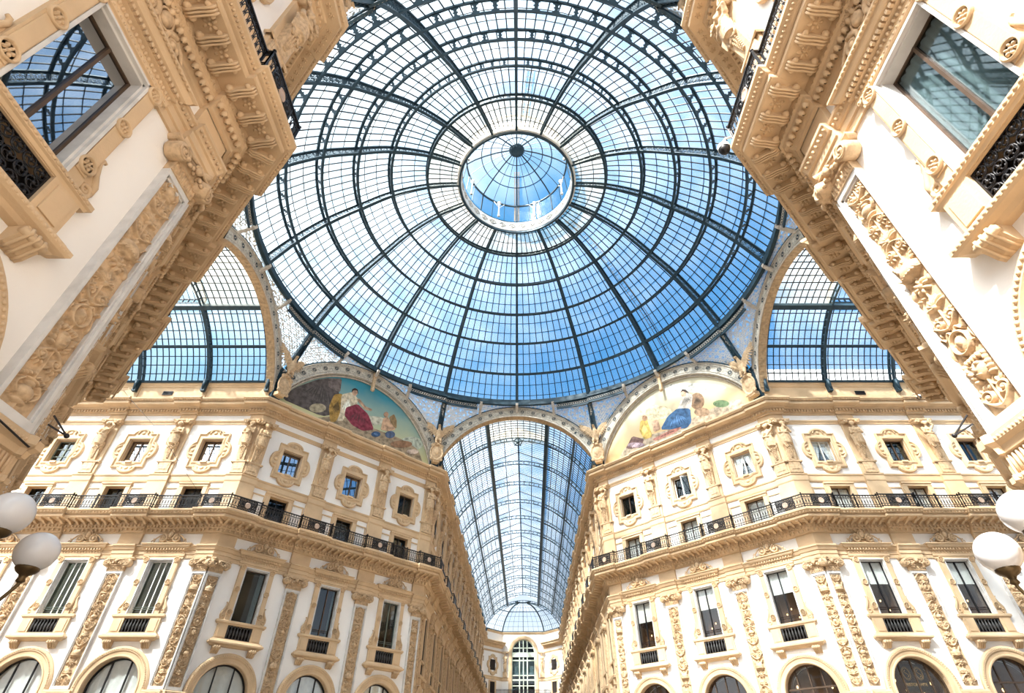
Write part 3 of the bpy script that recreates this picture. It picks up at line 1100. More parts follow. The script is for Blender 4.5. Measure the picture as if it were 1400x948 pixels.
# ---- carved relief: a height field of scrolls, leaves, vases and masks
def relief_mesh(mb, wd, z0, z1, y0, res, seed, amp=.09):
    rnd = random.Random(seed)
    H = z1 - z0
    nx, nz = int(wd / res), int(H / res)
    X = np.linspace(-wd / 2, wd / 2, nx + 1)
    Zs = np.linspace(0, H, nz + 1)
    F = np.zeros((nz + 1, nx + 1))

    def splat(cx, cz, rx, rz, h, rot=0.0):
        R = max(rx, rz)
        i0, i1 = np.searchsorted(X, cx - R), np.searchsorted(X, cx + R)
        j0, j1 = np.searchsorted(Zs, cz - R), np.searchsorted(Zs, cz + R)
        if i1 <= i0 or j1 <= j0:
            return
        dx = X[None, i0:i1] - cx
        dz = Zs[j0:j1, None] - cz
        c, s = math.cos(rot), math.sin(rot)
        u = (dx * c + dz * s) / rx
        v = (-dx * s + dz * c) / rz
        k = np.sqrt(np.maximum(0, 1 - u * u - v * v)) * h
        F[j0:j1, i0:i1] = np.maximum(F[j0:j1, i0:i1], k)

    def stroke(pts, r0, r1, h):
        n = len(pts)
        for i, (x, z) in enumerate(pts):
            r = r0 + (r1 - r0) * i / max(n - 1, 1)
            splat(x, z, r, r, h * (.6 + .4 * r / max(r0, r1)))

    def scroll(z, sx, up, big):
        cx, cz = sx * wd * .24, z + up * .20 * big
        pts = []
        for i in range(30):
            t = i / 29
            pts.append((sx * wd * .03 + (cx + sx * .11 * big - sx * wd * .03) * t, z + (cz - z) * t ** 1.6))
        for i in range(50):
            t = i / 49
            rr = (.11 * (1 - t) + .02 * t) * big
            a = t * 1.6 * 2 * PI
            pts.append((cx + sx * rr * math.cos(a), cz + up * rr * math.sin(a)))
        stroke(pts, .034 * big, .02 * big, amp)
        splat(cx, cz, .04, .04, amp * 1.1)
        for k in range(5):
            a = (.2 + .5 * k) * up
            splat(cx + sx * .16 * big * math.cos(a), cz + .16 * big * math.sin(a), .06 * big, .024 * big, amp * .75, math.atan2(math.sin(a), sx * math.cos(a)))

    z = .12
    stroke([(0, .02 * i) for i in range(int(H / .02))], .022, .022, amp * .6)
    kinds = ['scroll', 'fan', 'scroll', 'vase', 'scroll', 'mask', 'shield', 'scroll', 'fan', 'rosette', 'dome']
    off = rnd.randrange(len(kinds))
    n = 0
    while z < H - .3:
        k = kinds[(n + off) % len(kinds)]
        n += 1
        if k == 'scroll':
            b = rnd.uniform(.9, 1.15) * wd / .72
            up = rnd.choice((1, 1, -1))
            zz = z if up > 0 else z + .4
            for sx in (-1, 1):
                scroll(zz, sx, up, b)
            z += .44
        elif k == 'fan':
            for i in range(7):
                a = PI * (i + .5) / 7
                splat(.11 * math.cos(a), z + .02 + .13 * math.sin(a), .12, .032, amp * .95, a)
            splat(0, z + .02, .06, .06, amp * 1.2)
            z += .34
        elif k == 'vase':
            splat(0, z + .06, .14, .05, amp)
            splat(0, z + .2, .16, .13, amp * 1.5)
            splat(0, z + .36, .09, .06, amp * 1.1)
            splat(0, z + .42, .15, .035, amp * 1.2)
            for sx in (-1, 1):
                stroke([(sx * (.15 + .07 * math.sin(t)), z + .14 + .24 * t / PI) for t in np.linspace(0, PI, 24)], .022, .022, amp)
                for q in range(4):
                    splat(sx * (.06 + .06 * q), z + .52 - .03 * q, .05, .025, amp, sx * .7)
            z += .6
        elif k == 'mask':
            splat(0, z + .18, .13, .17, amp * 1.5)
            splat(0, z + .17, .03, .06, amp * 2.1)
            for sx in (-1, 1):
                splat(sx * .06, z + .25, .045, .018, amp * 1.9, sx * .2)
                for q in range(5):
                    splat(sx * (.15 + .015 * q), z + .04 + .08 * q, .06, .035, amp * 1.1, sx * (.4 + .3 * q))
            splat(0, z + .08, .05, .02, amp * 1.9)
            for q in range(5):
                splat(-.12 + .06 * q, z + .38, .03, .06, amp * 1.2)
            z += .5
        elif k == 'shield':
            stroke([(.17 * math.cos(t), z + .22 + .2 * math.sin(t)) for t in np.linspace(0, 2 * PI, 60)], .03, .03, amp * 1.1)
            splat(0, z + .22, .14, .17, amp * .9)
            splat(0, z + .22, .06, .08, amp * 1.5)
            for sx in (-1, 1):
                stroke([(sx * (.05 + .25 * t), z + .44 + .05 * math.sin(t * 9)) for t in np.linspace(0, 1, 24)], .028, .015, amp)
                splat(sx * .26, z + .2, .03, .16, amp * .8, sx * .2)
            z += .54
        elif k == 'rosette':
            for i in range(8):
                a = 2 * PI * i / 8
                splat(.11 * math.cos(a), z + .18 + .11 * math.sin(a), .07, .04, amp, a)
            splat(0, z + .18, .06, .06, amp * 1.4)
            for sx in (-1, 1):
                splat(sx * .24, z + .18, .07, .12, amp * .7, sx * .5)
            z += .4
        else:
            splat(0, z + .2, .24, .2, amp * 1.9)
            splat(0, z + .1, .27, .05, amp * 2.0)
            for i in range(7):
                splat(-.21 + .07 * i, z + .1, .02, .02, amp * 2.4)
            splat(0, z + .42, .05, .07, amp * 1.4)
            for sx in (-1, 1):
                for q in range(3):
                    splat(sx * (.2 + .03 * q), z + .36 + .06 * q, .07, .03, amp, sx * .9)
            z += .56
    for i in range(int(H * 16)):
        x, zz = rnd.uniform(-wd * .42, wd * .42), rnd.uniform(.1, H - .1)
        if abs(x) > .1:
            splat(x, zz, rnd.uniform(.03, .06), rnd.uniform(.014, .024), amp * rnd.uniform(.4, .8), rnd.uniform(0, PI))
    vs = [(X[i], y0 + F[j, i], z0 + Zs[j]) for j in range(nz + 1) for i in range(nx + 1)]
    w_ = nx + 1
    fs = [(j * w_ + i, j * w_ + i + 1, (j + 1) * w_ + i + 1, (j + 1) * w_ + i) for j in range(nz) for i in range(nx)]
    mb.add(vs, fs, True)

def capital_mesh(mb, hw, z0, near):
    """composite capital: fluted neck, egg band, two volutes and an abacus"""
    zt = z0 + .76
    mb.box(-hw, hw, -.02, .2, z0, z0 + .3)
    n = int(hw * 2 / .09)
    for i in range(n):
        x = -hw + (i + .5) * 2 * hw / n
        mb.tube([(x, .2, z0 + .04), (x, .2, z0 + .26)], .028, 5)
    mb.ledge(hw - .02, [(.18, z0 + .28), (.24, z0 + .3), (.24, z0 + .36), (.2, z0 + .38), (.3, z0 + .5), (.26, z0 + .56), (0, z0 + .56)])
    n = int(hw * 2 / .14)
    for i in range(n):
        mb.ball((-hw + (i + .5) * 2 * hw / n, .28, z0 + .46), (.055, .06, .075), 6, 5)
    for sx in (-1, 1):
        cx, cz = sx * (hw + .12), z0 + .44
        mb.lathe([(.0, .02), (.2, .02), (.22, .06), (.22, .30), (.2, .34), (0, .34)], 16, (cx, 0, cz), True, 'y')
        s = spiral(cx, cz, .35, .19, .03, 2.2, PI / 2, 30, sx)
        mb.tube(s, taper(.035, .02, len(s)), 5)
        mb.ball((cx, .36, cz), (.05, .04, .05), 8, 5)
        mb.tube([(cx, .33, cz + .2), (cx * .5, .36, cz + .15), (0, .36, cz + .2)], .035, 5)
        for q in range(3):
            mb.ball((cx * (.3 + .2 * q), .36, cz - .04 - .05 * (1 - abs(1 - q))), (.07, .05, .06), 6, 5)
    mb.ball((0, .38, z0 + .5), (.09, .08, .11), 8, 6)
    for k in range(5):
        a = PI * (k + .5) / 5
        mb.ball((.1 * math.cos(a), .37, z0 + .52 + .1 * math.sin(a)), (.04, .04, .05), 6, 4)
    mb.ledge(hw + .12, [(.0, z0 + .62), (.2, z0 + .62), (.24, z0 + .66), (.26, z0 + .7), (.26, zt), (0, zt)])

def make_pilaster(hw, seed, near=False):
    r = empty('pilaster')
    z0, z1 = 5.65, 11.5
    mb = MB()
    t = .062
    for sx in (-1, 1):
        a, b = min(sx * hw, sx * (hw - t)), max(sx * hw, sx * (hw - t))
        mb.box(a, b, -.02, .17, z0, z1)
        a, b = min(sx * (hw - t), sx * (hw - t - .05)), max(sx * (hw - t), sx * (hw - t - .03))
        mb.box(a, b, -.02, .13, z0 + .12, z1 - .12)
    mb.box(-hw + t, hw - t, -.02, .17, z1 - .14, z1)
    mb.box(-hw + t, hw - t, -.02, .17, z0, z0 + .14)
    mb.box(-hw + t, hw - t, -.02, .13, z1 - .2, z1 - .14)
    part(r, 'shaft_frame', mb, M['marble'])
    mb = MB()
    relief_mesh(mb, 2 * (hw - t - .025), z0 + .13, z1 - .13, .06, .0095 if near else .019, seed, .085 if near else .115)
    part(r, 'relief_panel', mb, M['carved'])
    mb = MB()
    capital_mesh(mb, hw, 11.5, near)
    part(r, 'capital', mb, M['carved'])
    mb = MB()
    mb.ledge(hw - .05, [(0, 4.75), (.12, 4.77), (.14, 4.85), (.2, 4.9), (.2, 4.98), (.15, 5.0), (.15, 5.28), (.2, 5.3), (.22, 5.4), (.28, 5.46), (.28, 5.58), (.22, 5.62), (0, 5.66)])
    n = int(2 * hw / .07)
    for i in range(n):
        x = -hw + (i + .5) * 2 * hw / n
        mb.tube([(x, .16, 5.02), (x, .16, 5.27)], .024, 5)
        mb.ball((x, .27, 5.5), (.03, .03, .035), 6, 4)
        mb.ball((x, .2, 4.94), (.03, .03, .035), 6, 4)
    part(r, 'base_moulding', mb, M['stone'])
    mb = MB()
    for sx in (-1, 1):
        mb.box(min(sx * hw, sx * (hw - .1)), max(sx * hw, sx * (hw - .1)), -.02, .16, 0, 4.76)
    relief_mesh(mb, 2 * hw - .2, 2.2, 4.74, .04, .024, seed + 5, .08)
    mb.box(-hw + .1, hw - .1, -.02, .1, 0, 2.2)
    part(r, 'lower_pier', mb, M['carved'])
    return r
# ------------------------------------------------------------------ sculpture: primitives fused into one skin
def fused(mb, name, mat, voxel, smooth=2):
    me = mb.mesh(name, mat)
    o = bpy.data.objects.new(name, me)
    COL.objects.link(o)
    m = o.modifiers.new('r', 'REMESH')
    m.mode = 'VOXEL'
    m.voxel_size = voxel
    m.use_smooth_shade = True
    if smooth:
        k = o.modifiers.new('s', 'SMOOTH')
        k.iterations = smooth
        k.factor = .5
    dg = bpy.context.evaluated_depsgraph_get()
    dg.update()
    out = bpy.data.meshes.new_from_object(o.evaluated_get(dg))
    out.name = name
    bpy.data.objects.remove(o)
    bpy.data.meshes.remove(me)
    if not out.materials:
        out.materials.append(mat)
    return out

def mesh_part(par, name, me):
    o = bpy.data.objects.new(name, me)
    COL.objects.link(o)
    o.parent = par
    return child(par, o)

def limb(mb, pts, radii, n=8):
    mb.tube(pts, radii, n)
    for p, r in zip(pts, radii):
        mb.ball(p, r, 8, 6)

def hand(mb, p, d, sx):
    """small carved hand: palm, four fingers and a thumb"""
    p, d = Vector(p), Vector(d).normalized()
    up = Vector((0, 0, 1))
    s = d.cross(up).normalized()
    mb.ball(p, (.06, .045, .05), 8, 5)
    for k in range(4):
        q = p + up * (.045 - .03 * k)
        L = (.1, .12, .115, .085)[k]
        mb.tube([q + d * .02, q + d * (.02 + L * .5) + s * .015 * sx, q + d * (.02 + L)], [.02, .018, .014], 6)
    mb.tube([p + up * .03, p + up * .075 + d * .05], [.02, .015], 6)

def make_statue(pose):
    r = empty('term_statue')
    mb = MB()
    mb.box(-.42, .42, .1, .26, 17.72, 17.84)
    mb.box(-.38, .38, .1, .23, 17.84, 18.5)
    mb.box(-.28, .28, .22, .25, 17.96, 18.4)
    mb.ledge(.34, [(.23, 18.46), (.27, 18.5), (.27, 18.58), (.22, 18.62), (0, 18.62)])
    vs = []
    for z, w, y in ((18.6, .24, .27), (19.95, .30, .5)):
        vs.append([(-w, .1, z), (w, .1, z), (w, y, z), (-w, y, z)])
    mb.loft(vs, True, False, True, True)
    for k in range(9):
        z = 19.6 - .1 * k
        ww = .13 * (1 - k / 11)
        for sx in (-1, 0, 1):
            mb.ball((sx * ww, .45 - .018 * k, z), (.06, .06, .06), 6, 5)
    for sx in (-1, 1):
        mb.tube([(sx * .28, .44, 19.7), (sx * .2, .45, 19.45), (0, .48, 19.62)], [.05, .045, .05], 6)
    part(r, 'herm_pedestal', mb, M['carved'])
    mb = MB()
    tilt = {0: .05, 1: -.06, 2: .0}[pose]
    mb.ball((tilt, .5, 21.30), (.125, .145, .175), 12, 9)
    mb.ball((tilt, .64, 21.28), (.025, .035, .045), 6, 5)              # nose
    mb.ball((tilt, .60, 21.34), (.09, .03, .02), 8, 5)                 # brow
    mb.ball((tilt, .615, 21.20), (.04, .025, .014), 6, 4)              # mouth
    for sx in (-1, 1):
        mb.ball((tilt + sx * .125, .5, 21.28), (.02, .035, .05), 6, 5)
    for k in range(9):
        a = PI * k / 8
        mb.ball((tilt + .14 * math.cos(a), .46, 21.34 + .13 * math.sin(a)), (.06, .1, .06), 6, 5)
    if pose == 1:
        for k in range(5):
            mb.ball((tilt - .06 + .03 * k, .6, 21.12 - .03 * (2 - abs(2 - k))), (.035, .04, .08), 6, 5)
    limb(mb, [(tilt * .6, .44, 21.16), (0, .42, 20.98)], [.075, .09])
    mb.ball((0, .40, 20.84), (.30, .17, .22), 12, 8)
    mb.ball((0, .42, 20.66), (.25, .19, .26), 12, 8)
    if pose != 1:
        for sx in (-1, 1):
            mb.ball((sx * .11, .55, 20.78), (.09, .09, .09), 8, 6)
    mb.ball((0, .42, 20.38), (.24, .19, .26), 12, 8)
    mb.ball((0, .42, 20.12), (.31, .24, .3), 12, 8)
    mb.ball((0, .40, 19.86), (.27, .23, .28), 12, 8)
    if pose == 0:
        arms = [[(-.3, .42, 20.95), (-.37, .52, 20.58), (.08, .68, 20.66)], [(.3, .42, 20.95), (.37, .52, 20.56), (-.08, .66, 20.54)]]
    elif pose == 1:
        arms = [[(-.31, .42, 20.96), (-.38, .54, 20.6), (-.02, .68, 21.0)], [(.31, .42, 20.96), (.38, .5, 20.58), (-.06, .68, 20.5)]]
    else:
        arms = [[(-.3, .42, 20.95), (-.46, .5, 21.15), (-.2, .5, 21.45)], [(.3, .42, 20.95), (.38, .52, 20.56), (-.02, .68, 20.42)]]
    for A in arms:
        sx = 1 if A[0][0] < 0 else -1
        limb(mb, A, [.105, .085, .06])
        hand(mb, A[2], (sx, .1, .05), sx)
    # mantle folds wrapped round hips and falling from one arm
    for k in range(7):
        z = 20.42 - .1 * k
        pts = []
        for i in range(9):
            a = PI * i / 8
            pts.append((.31 * math.cos(a) * (1 - .02 * k), .40 + .24 * math.sin(a), z + .16 * math.cos(a + .4) - .05 * math.sin(2 * a)))
        mb.tube(pts, .036, 6)
    for k in range(5):
        x = .2 + .05 * k
        mb.tube([(x, .5 - .03 * k, 20.55), (x + .04, .48, 20.1), (x + .01, .44, 19.62 + .05 * (k % 2))], [.05, .045, .03], 6)
    for k in range(4):
        x = -.28 + .04 * k
        mb.tube([(x, .46, 20.2), (x - .02, .46, 19.9), (x + .02, .42, 19.66)], [.05, .04, .025], 6)
    mb.tube([(-.28, .46, 20.95), (-.1, .6, 20.7), (.14, .6, 20.45), (.3, .5, 20.3)], [.05, .05, .05, .05], 7)
    mesh_part(r, 'carved_figure', fused(mb, 'carved_figure', M['carved'], .024))
    mb = MB()
    mb.ledge(.26, [(.0, 21.44), (.36, 21.46), (.4, 21.52), (.36, 21.56), (.44, 21.64), (.44, 21.74), (0, 21.76)], 0)
    for sx in (-1, 1):
        s = spiral(sx * .42, 21.5, .5, .13, .03, 1.6, PI / 2, 18, sx)
        mb.tube(s, taper(.05, .03, len(s)), 6)
        mb.lathe([(0, .1), (.12, .1), (.12, .46), (0, .48)], 10, (sx * .42, 0, 21.5), True, 'y')
    part(r, 'head_capital', mb, M['carved'])
    return r

def make_eagle():
    """spread eagle perched on a scrolled shield; faces +y, base at z = 0"""
    r = empty('eagle_statue')
    mb = MB()
    mb.ball((0, .42, .85), (.52, .16, .72), 14, 10)
    mb.tube([(.56 * math.cos(t), .5, .85 + .76 * math.sin(t)) for t in [2 * PI * i / 24 for i in range(24)]], .085, 6, closed=True)
    for sx in (-1, 1):
        for z in (.2, 1.5):
            mb.tube(spiral(sx * .44, z, .55, .17, .04, 1.4, PI / 2, 16, sx), .06, 6)
    mb.ball((0, .58, .95), (.24, .08, .34), 10, 7)
    mb.box(-.3, .3, 0, .5, -.1, .25)
    mb.ball((0, .5, 1.62), (.34, .2, .16), 10, 6)
    mesh_part(r, 'cartouche_shield', fused(mb, 'cartouche_shield', M['carved'], .04))
    mb = MB()
    mb.ball((0, .55, 2.55), (.30, .30, .58), 12, 9)
    mb.ball((0, .66, 2.85), (.24, .24, .34), 10, 8)
    limb(mb, [(0, .62, 3.0), (.02, .74, 3.3)], [.18, .13])
    mb.ball((.04, .82, 3.42), (.13, .17, .13), 10, 7)
    mb.tube([(.06, .94, 3.43), (.08, 1.06, 3.40), (.085, 1.08, 3.32)], [.065, .045, .012], 6)
    for sx in (-1, 1):
        limb(mb, [(sx * .16, .6, 2.2), (sx * .2, .68, 1.95), (sx * .2, .66, 1.74)], [.16, .12, .07])
        for k in range(3):
            mb.tube([(sx * .2, .66, 1.74), (sx * .2 + .07 * (k - 1), .82, 1.7), (sx * .2 + .09 * (k - 1), .86, 1.6)], [.045, .04, .015], 5)
        lead = [(sx * .22, .52, 2.95), (sx * .62, .46, 3.5), (sx * 1.0, .4, 3.78)]
        limb(mb, lead, [.17, .14, .09])
        for k in range(13):
            u = k / 12
            b = Vector(lead[0]).lerp(Vector(lead[1]), u * 2) if u < .5 else Vector(lead[1]).lerp(Vector(lead[2]), u * 2 - 1)
            ang = -1.35 + 2.15 * u ** 1.25
            L = .62 + .36 * u
            t = b + Vector((sx * L * math.cos(ang), -.08, L * math.sin(ang)))
            mb.tube([b, (b + t) / 2 + Vector((0, .03, 0)), t], [.09, .095, .035], 6, flat=.5)
        for k in range(8):
            u = k / 7
            b = Vector(lead[0]).lerp(Vector(lead[2]), u) + Vector((sx * .08, .05, -.08 + .1 * math.sin(u * PI)))
            mb.ball(tuple(b), (.1, .06, .17), 6, 5)
    for k in range(5):
        a = (k - 2) * .2
        mb.tube([(0, .45, 2.1), (.5 * math.sin(a), .36, 1.65), (.75 * math.sin(a), .3, 1.38)], [.1, .09, .04], 6, flat=.5)
    mesh_part(r, 'eagle_body', fused(mb, 'eagle_body', M['carved'], .034, 1))
    return r

# ------------------------------------------------------------------ balcony railings
def rail_unit(segs, dense, med=True):
    """segs: list of ((x0, y0), (x1, y1)) runs; dense: (x0, x1) of the ornate panel on its run"""
    r = empty('balcony_railing')
    zt, zb = 15.70, 14.92
    rail, bal, orn = MB(), MB(), MB()
    for (x0, y0), (x1, y1) in segs:
        p, q = Vector((x0, y0, 0)), Vector((x1, y1, 0))
        L = (q - p).length
        d = (q - p).normalized()
        for z, w, h in ((zt, .085, .05), (zt - .17, .03, .03), (zb + .05, .05, .035), (zb + .18, .025, .025)):
            rail.bar(p + Vector((0, 0, z)), q + Vector((0, 0, z)), w, h)
        for e in (p, q):
            rail.bar(e + Vector((0, 0, 14.86)), e + Vector((0, 0, zt + .04)), .05, .05, (0, 1, 0))
            rail.ball(e + Vector((0, 0, zt + .08)), .05, 8, 5)
        if L < .3:
            continue
        n = max(1, int(L / .165))
        for i in range(n):
            c = p + d * L * (i + .5) / n
            if dense and dense[0] < c.x < dense[1] and abs(y0 - y1) < .05:
                continue
            zm = (zt + zb) / 2 - .02
            bal.tube([c + d * .055 * math.cos(t) + Vector((0, 0, zm + .20 * math.sin(t))) for t in [2 * PI * k / 10 for k in range(10)]], .013, 4, closed=True)
            for zz in (zt - .085, zb + .115):
                bal.tube([c + d * .06 * math.cos(t) + Vector((0, 0, zz + .06 * math.sin(t))) for t in [2 * PI * k / 8 for k in range(8)]], .010, 4, closed=True)
            e = p + d * L * i / n
            bal.bar(e + Vector((0, 0, zb)), e + Vector((0, 0, zt)), .02, .02, (0, 1, 0))
            bal.ball(e + Vector((0, 0, zm)), .03, 6, 4)
    part(r, 'hand_rail', rail, M['black'])
    part(r, 'balusters', bal, M['black'])['kind'] = 'stuff'
    if dense:
        x0, x1 = dense
        y = [s for s in segs if min(s[0][0], s[1][0]) - .01 <= (x0 + x1) / 2 <= max(s[0][0], s[1][0]) + .01 and abs(s[0][1] - s[1][1]) < .05][0][0][1]
        cx = (x0 + x1) / 2
        frame_rect_at(orn, x0, x1, zb + .04, zt - .04, .04, y)
        nx = 7
        for i in range(nx):
            for j in range(4):
                ex, ez = x0 + (x1 - x0) * (i + .5) / nx, zb + .1 + (zt - zb - .2) * (j + .5) / 4
                orn.tube(arc_xz(ex, ez, y, .085, 0, 2 * PI, 10)[:-1], .022, 4, closed=True)
                orn.tube(arc_xz(ex, ez, y, .04, 0, 2 * PI, 6)[:-1], .02, 4, closed=True)
        for sx in (-1, 1):
            orn.tube(spiral(cx + sx * .33, 15.3, y + .02, .2, .03, 1.8, 0, 20, sx), .03, 5)
        op = part(r, 'ornate_panel', orn, M['black'])
        if med:
            mb = MB()
            mb.lathe([(.17, -.02), (.18, .03), (.14, .05), (.12, .03), (0, .06)], 16, (cx, y, 15.3), True, 'y')
            part(op, 'medallion', mb, M['pink'])
    return r

def frame_rect_at(mb, x0, x1, z0, z1, w, y):
    mb.box(x0, x0 + w, y - .02, y + .02, z0, z1)
    mb.box(x1 - w, x1, y - .02, y + .02, z0, z1)
    mb.box(x0, x1, y - .02, y + .02, z0, z0 + w)
    mb.box(x0, x1, y - .02, y + .02, z1 - w, z1)

def make_rail_mid():
    a, y0, y1 = 1.12, 1.29, 1.11
    return rail_unit([((-2.5, y1), (-a, y1)), ((-a, y1), (-a, y0)), ((-a, y0), (a, y0)), ((a, y0), (a, y1)), ((a, y1), (2.5, y1))], (-.62, .62))

def make_rail_corner(sg):
    # origin at the octagon corner; run goes from the mitre to the middle of the first bay
    y0, y1, e = 1.29, 1.11, 1.44
    def X(v):
        return sg * v
    segs = [((X(-y0 * TAN), y0), (X(e), y0)), ((X(e), y0), (X(e), y1)), ((X(e), y1), (X(2.8), y1))]
    d = sorted((X(.0), X(1.15)))
    return rail_unit(segs, d)

# ------------------------------------------------------------------ far, simplified facade pieces (one mesh each)
def far_meshes():
    res = {}
    mb = MB()
    for sx in (-1, 1):
        mb.box(min(sx * .68, sx * 1.06), max(sx * .68, sx * 1.06), -.02, .16, 9.0, 12.25)
    mb.ledge(1.1, [(0, 12.2), (.15, 12.2), (.2, 12.7), (.42, 12.95), (.42, 13.05), (0, 13.08)])
    crest_mesh(mb, 13.05, 1.1, .9, .15)
    mb.ledge(1.25, [(0, 7.86), (.3, 7.95), (.34, 8.1), (0, 8.25)])
    mb.ledge(1.25, [(0, 9.0), (.16, 9.05), (.16, 9.18), (0, 9.2)])
    for sx in (-1, 1):
        mb.box(sx * 1.02 - .2, sx * 1.02 + .2, 0, .28, 7.55, 7.9)
    for sx in (-1, 1):
        mb.box(min(sx * .68, sx * 1.3), max(sx * .68, sx * 1.3), 0, .14, 8.24, 9.02)
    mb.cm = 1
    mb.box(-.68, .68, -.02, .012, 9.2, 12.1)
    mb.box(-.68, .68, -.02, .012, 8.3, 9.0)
    res['tall_window'] = mb.mesh('distant_tall_window', [M['stone'], M['dark']])
    mb = MB()
    out = quatre_outline()
    mb.loft([[(x * k, y, 19.44 + z * k) for x, z in out] for k, y in ((1, 0), (1, .12), (.93, .17), (.66, .12), (.66, .0))], True)
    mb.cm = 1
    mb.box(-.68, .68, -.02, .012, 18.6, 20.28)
    res['quatrefoil_window'] = mb.mesh('distant_quatrefoil_window', [M['stone'], M['dark']])
    mb = MB()
    for sx in (-1, 1):
        mb.box(min(sx * .62, sx * .93), max(sx * .62, sx * .93), 0, .12, 14.9, 17.0)
    mb.box(-.93, .93, 0, .12, 16.8, 17.0)
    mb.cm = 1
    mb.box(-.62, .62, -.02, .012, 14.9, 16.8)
    res['attic_window'] = mb.mesh('distant_attic_window', [M['stone'], M['dark']])
    mb = MB()
    hw = .48
    for sx in (-1, 1):
        mb.box(min(sx * hw, sx * (hw - .1)), max(sx * hw, sx * (hw - .1)), -.02, .2, 0, 11.5)
    capital_mesh(mb, hw, 11.5, False)
    relief_mesh(mb, .74, 5.0, 11.5, .07, .06, 3, .08)
    mb.box(-hw, hw, 0, .06, 0, 5.0)
    mb.box(-hw - .06, hw + .06, 0, .26, 4.8, 5.6)
    res['pilaster'] = mb.mesh('distant_pilaster', [M['carved']])
    mb = MB()
    zt, zb = 15.7, 14.92
    a, y0, y1 = 1.12, 1.29, 1.11
    for (p, q) in (((-2.5, y1), (-a, y1)), ((-a, y1), (-a, y0)), ((-a, y0), (a, y0)), ((a, y0), (a, y1)), ((a, y1), (2.5, y1))):
        for z, h in ((zt, .07), (zb + .06, .05), (zt - .16, .03)):
            mb.bar((*p, z), (*q, z), .07, h)
        L = math.hypot(q[0] - p[0], q[1] - p[1])
        n = max(1, int(L / .14))
        for i in range(n + 1):
            t = i / n
            x, y = p[0] + (q[0] - p[0]) * t, p[1] + (q[1] - p[1]) * t
            mb.bar((x, y, zb), (x, y, zt), .045, .03, (0, 1, 0))
    mb.box(-.6, .6, 1.27, 1.31, 15.0, 15.6)
    res['balcony_railing'] = mb.mesh('distant_balcony_railing', [M['black']])
    mb = MB()
    mb.ball((0, .48, 21.3), (.14, .15, .19), 8, 6)
    mb.ball((0, .42, 20.8), (.32, .2, .32), 8, 6)
    mb.ball((0, .42, 20.25), (.3, .24, .5), 8, 6)
    for sx in (-1, 1):
        mb.tube([(sx * .3, .42, 20.95), (sx * .4, .55, 20.6), (-sx * .05, .66, 20.62)], [.11, .09, .07], 6)
    me1 = fused(mb, 'distant_figure', M['carved'], .07)
    mb = MB()
    vs = [tuple(v.co) for v in me1.vertices]
    mb.add(vs, [tuple(p.vertices) for p in me1.polygons], True)
    mb.loft([[(-w, .1, z), (w, .1, z), (w, y, z), (-w, y, z)] for z, w, y in ((17.7, .38, .26), (18.5, .38, .26), (18.6, .24, .27), (19.9, .32, .52))], True, False, True, True)
    mb.box(-.5, .5, 0, .55, 21.5, 21.76)
    for k in range(6):
        mb.ball((0, .6, 19.6 - .12 * k), .1, 6, 4)
    res['term_statue'] = mb.mesh('distant_term_statue', [M['carved']])
    mb = MB()
    K = 14
    loops = []
    for rr, y in ((1.92, 0), (1.92, .16), (1.45, .16), (1.4, .0)):
        loops.append([(rr, y, 0)] + [(rr * math.cos(PI * i / K), y, ARCH_SP + rr * math.sin(PI * i / K)) for i in range(K + 1)] + [(-rr, y, 0)])
    mb.loft(loops, False)
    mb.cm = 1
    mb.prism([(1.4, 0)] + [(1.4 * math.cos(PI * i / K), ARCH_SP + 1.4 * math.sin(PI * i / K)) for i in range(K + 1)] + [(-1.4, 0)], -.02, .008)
    res['arched_window'] = mb.mesh('distant_arched_window', [M['stone'], M['dark']])
    return res
# ------------------------------------------------------------------ iron and glass roofs
DOME_IN = [(4.7, 40.1), (7.3, 39.85), (10.0, 38.72), (12.25, 36.95), (14.38, 35.08), (16.2, 32.78), (17.6, 30.42)]

def catmull(P, k=6):
    out = []
    n = len(P)
    for i in range(n - 1):
        p0, p1, p2, p3 = P[max(i - 1, 0)], P[i], P[i + 1], P[min(i + 2, n - 1)]
        for j in range(k):
            t = j / k
            out.append(tuple(.5 * (2 * p1[a] + (p2[a] - p0[a]) * t + (2 * p0[a] - 5 * p1[a] + 4 * p2[a] - p3[a]) * t * t + (3 * p1[a] - p0[a] - 3 * p2[a] + p3[a]) * t ** 3) for a in (0, 1)))
    out.append(P[-1])
    return out

def normals2(P):
    o = []
    for i in range(len(P)):
        a, b = P[max(i - 1, 0)], P[min(i + 1, len(P) - 1)]
        t = Vector((b[0] - a[0], b[1] - a[1])).normalized()
        o.append((-t.y, t.x) if -t.y * P[i][0] + t.x > 0 else (t.y, -t.x))
    return o

KS = 6
DP = catmull(DOME_IN, KS)
DN = normals2(DP)
DEP = [.42 + .38 * i / (len(DP) - 1) for i in range(len(DP))]          # truss depth grows towards the springing
DO = [(p[0] + n[0] * d, p[1] + n[1] * d) for p, n, d in zip(DP, DN, DEP)]
dome = tag(empty('glass_dome'), 'great round iron and glass dome over the octagon, sky showing through its panes', 'dome')

def polar(r, z, a):
    return Vector((r * math.cos(a), r * math.sin(a), z))

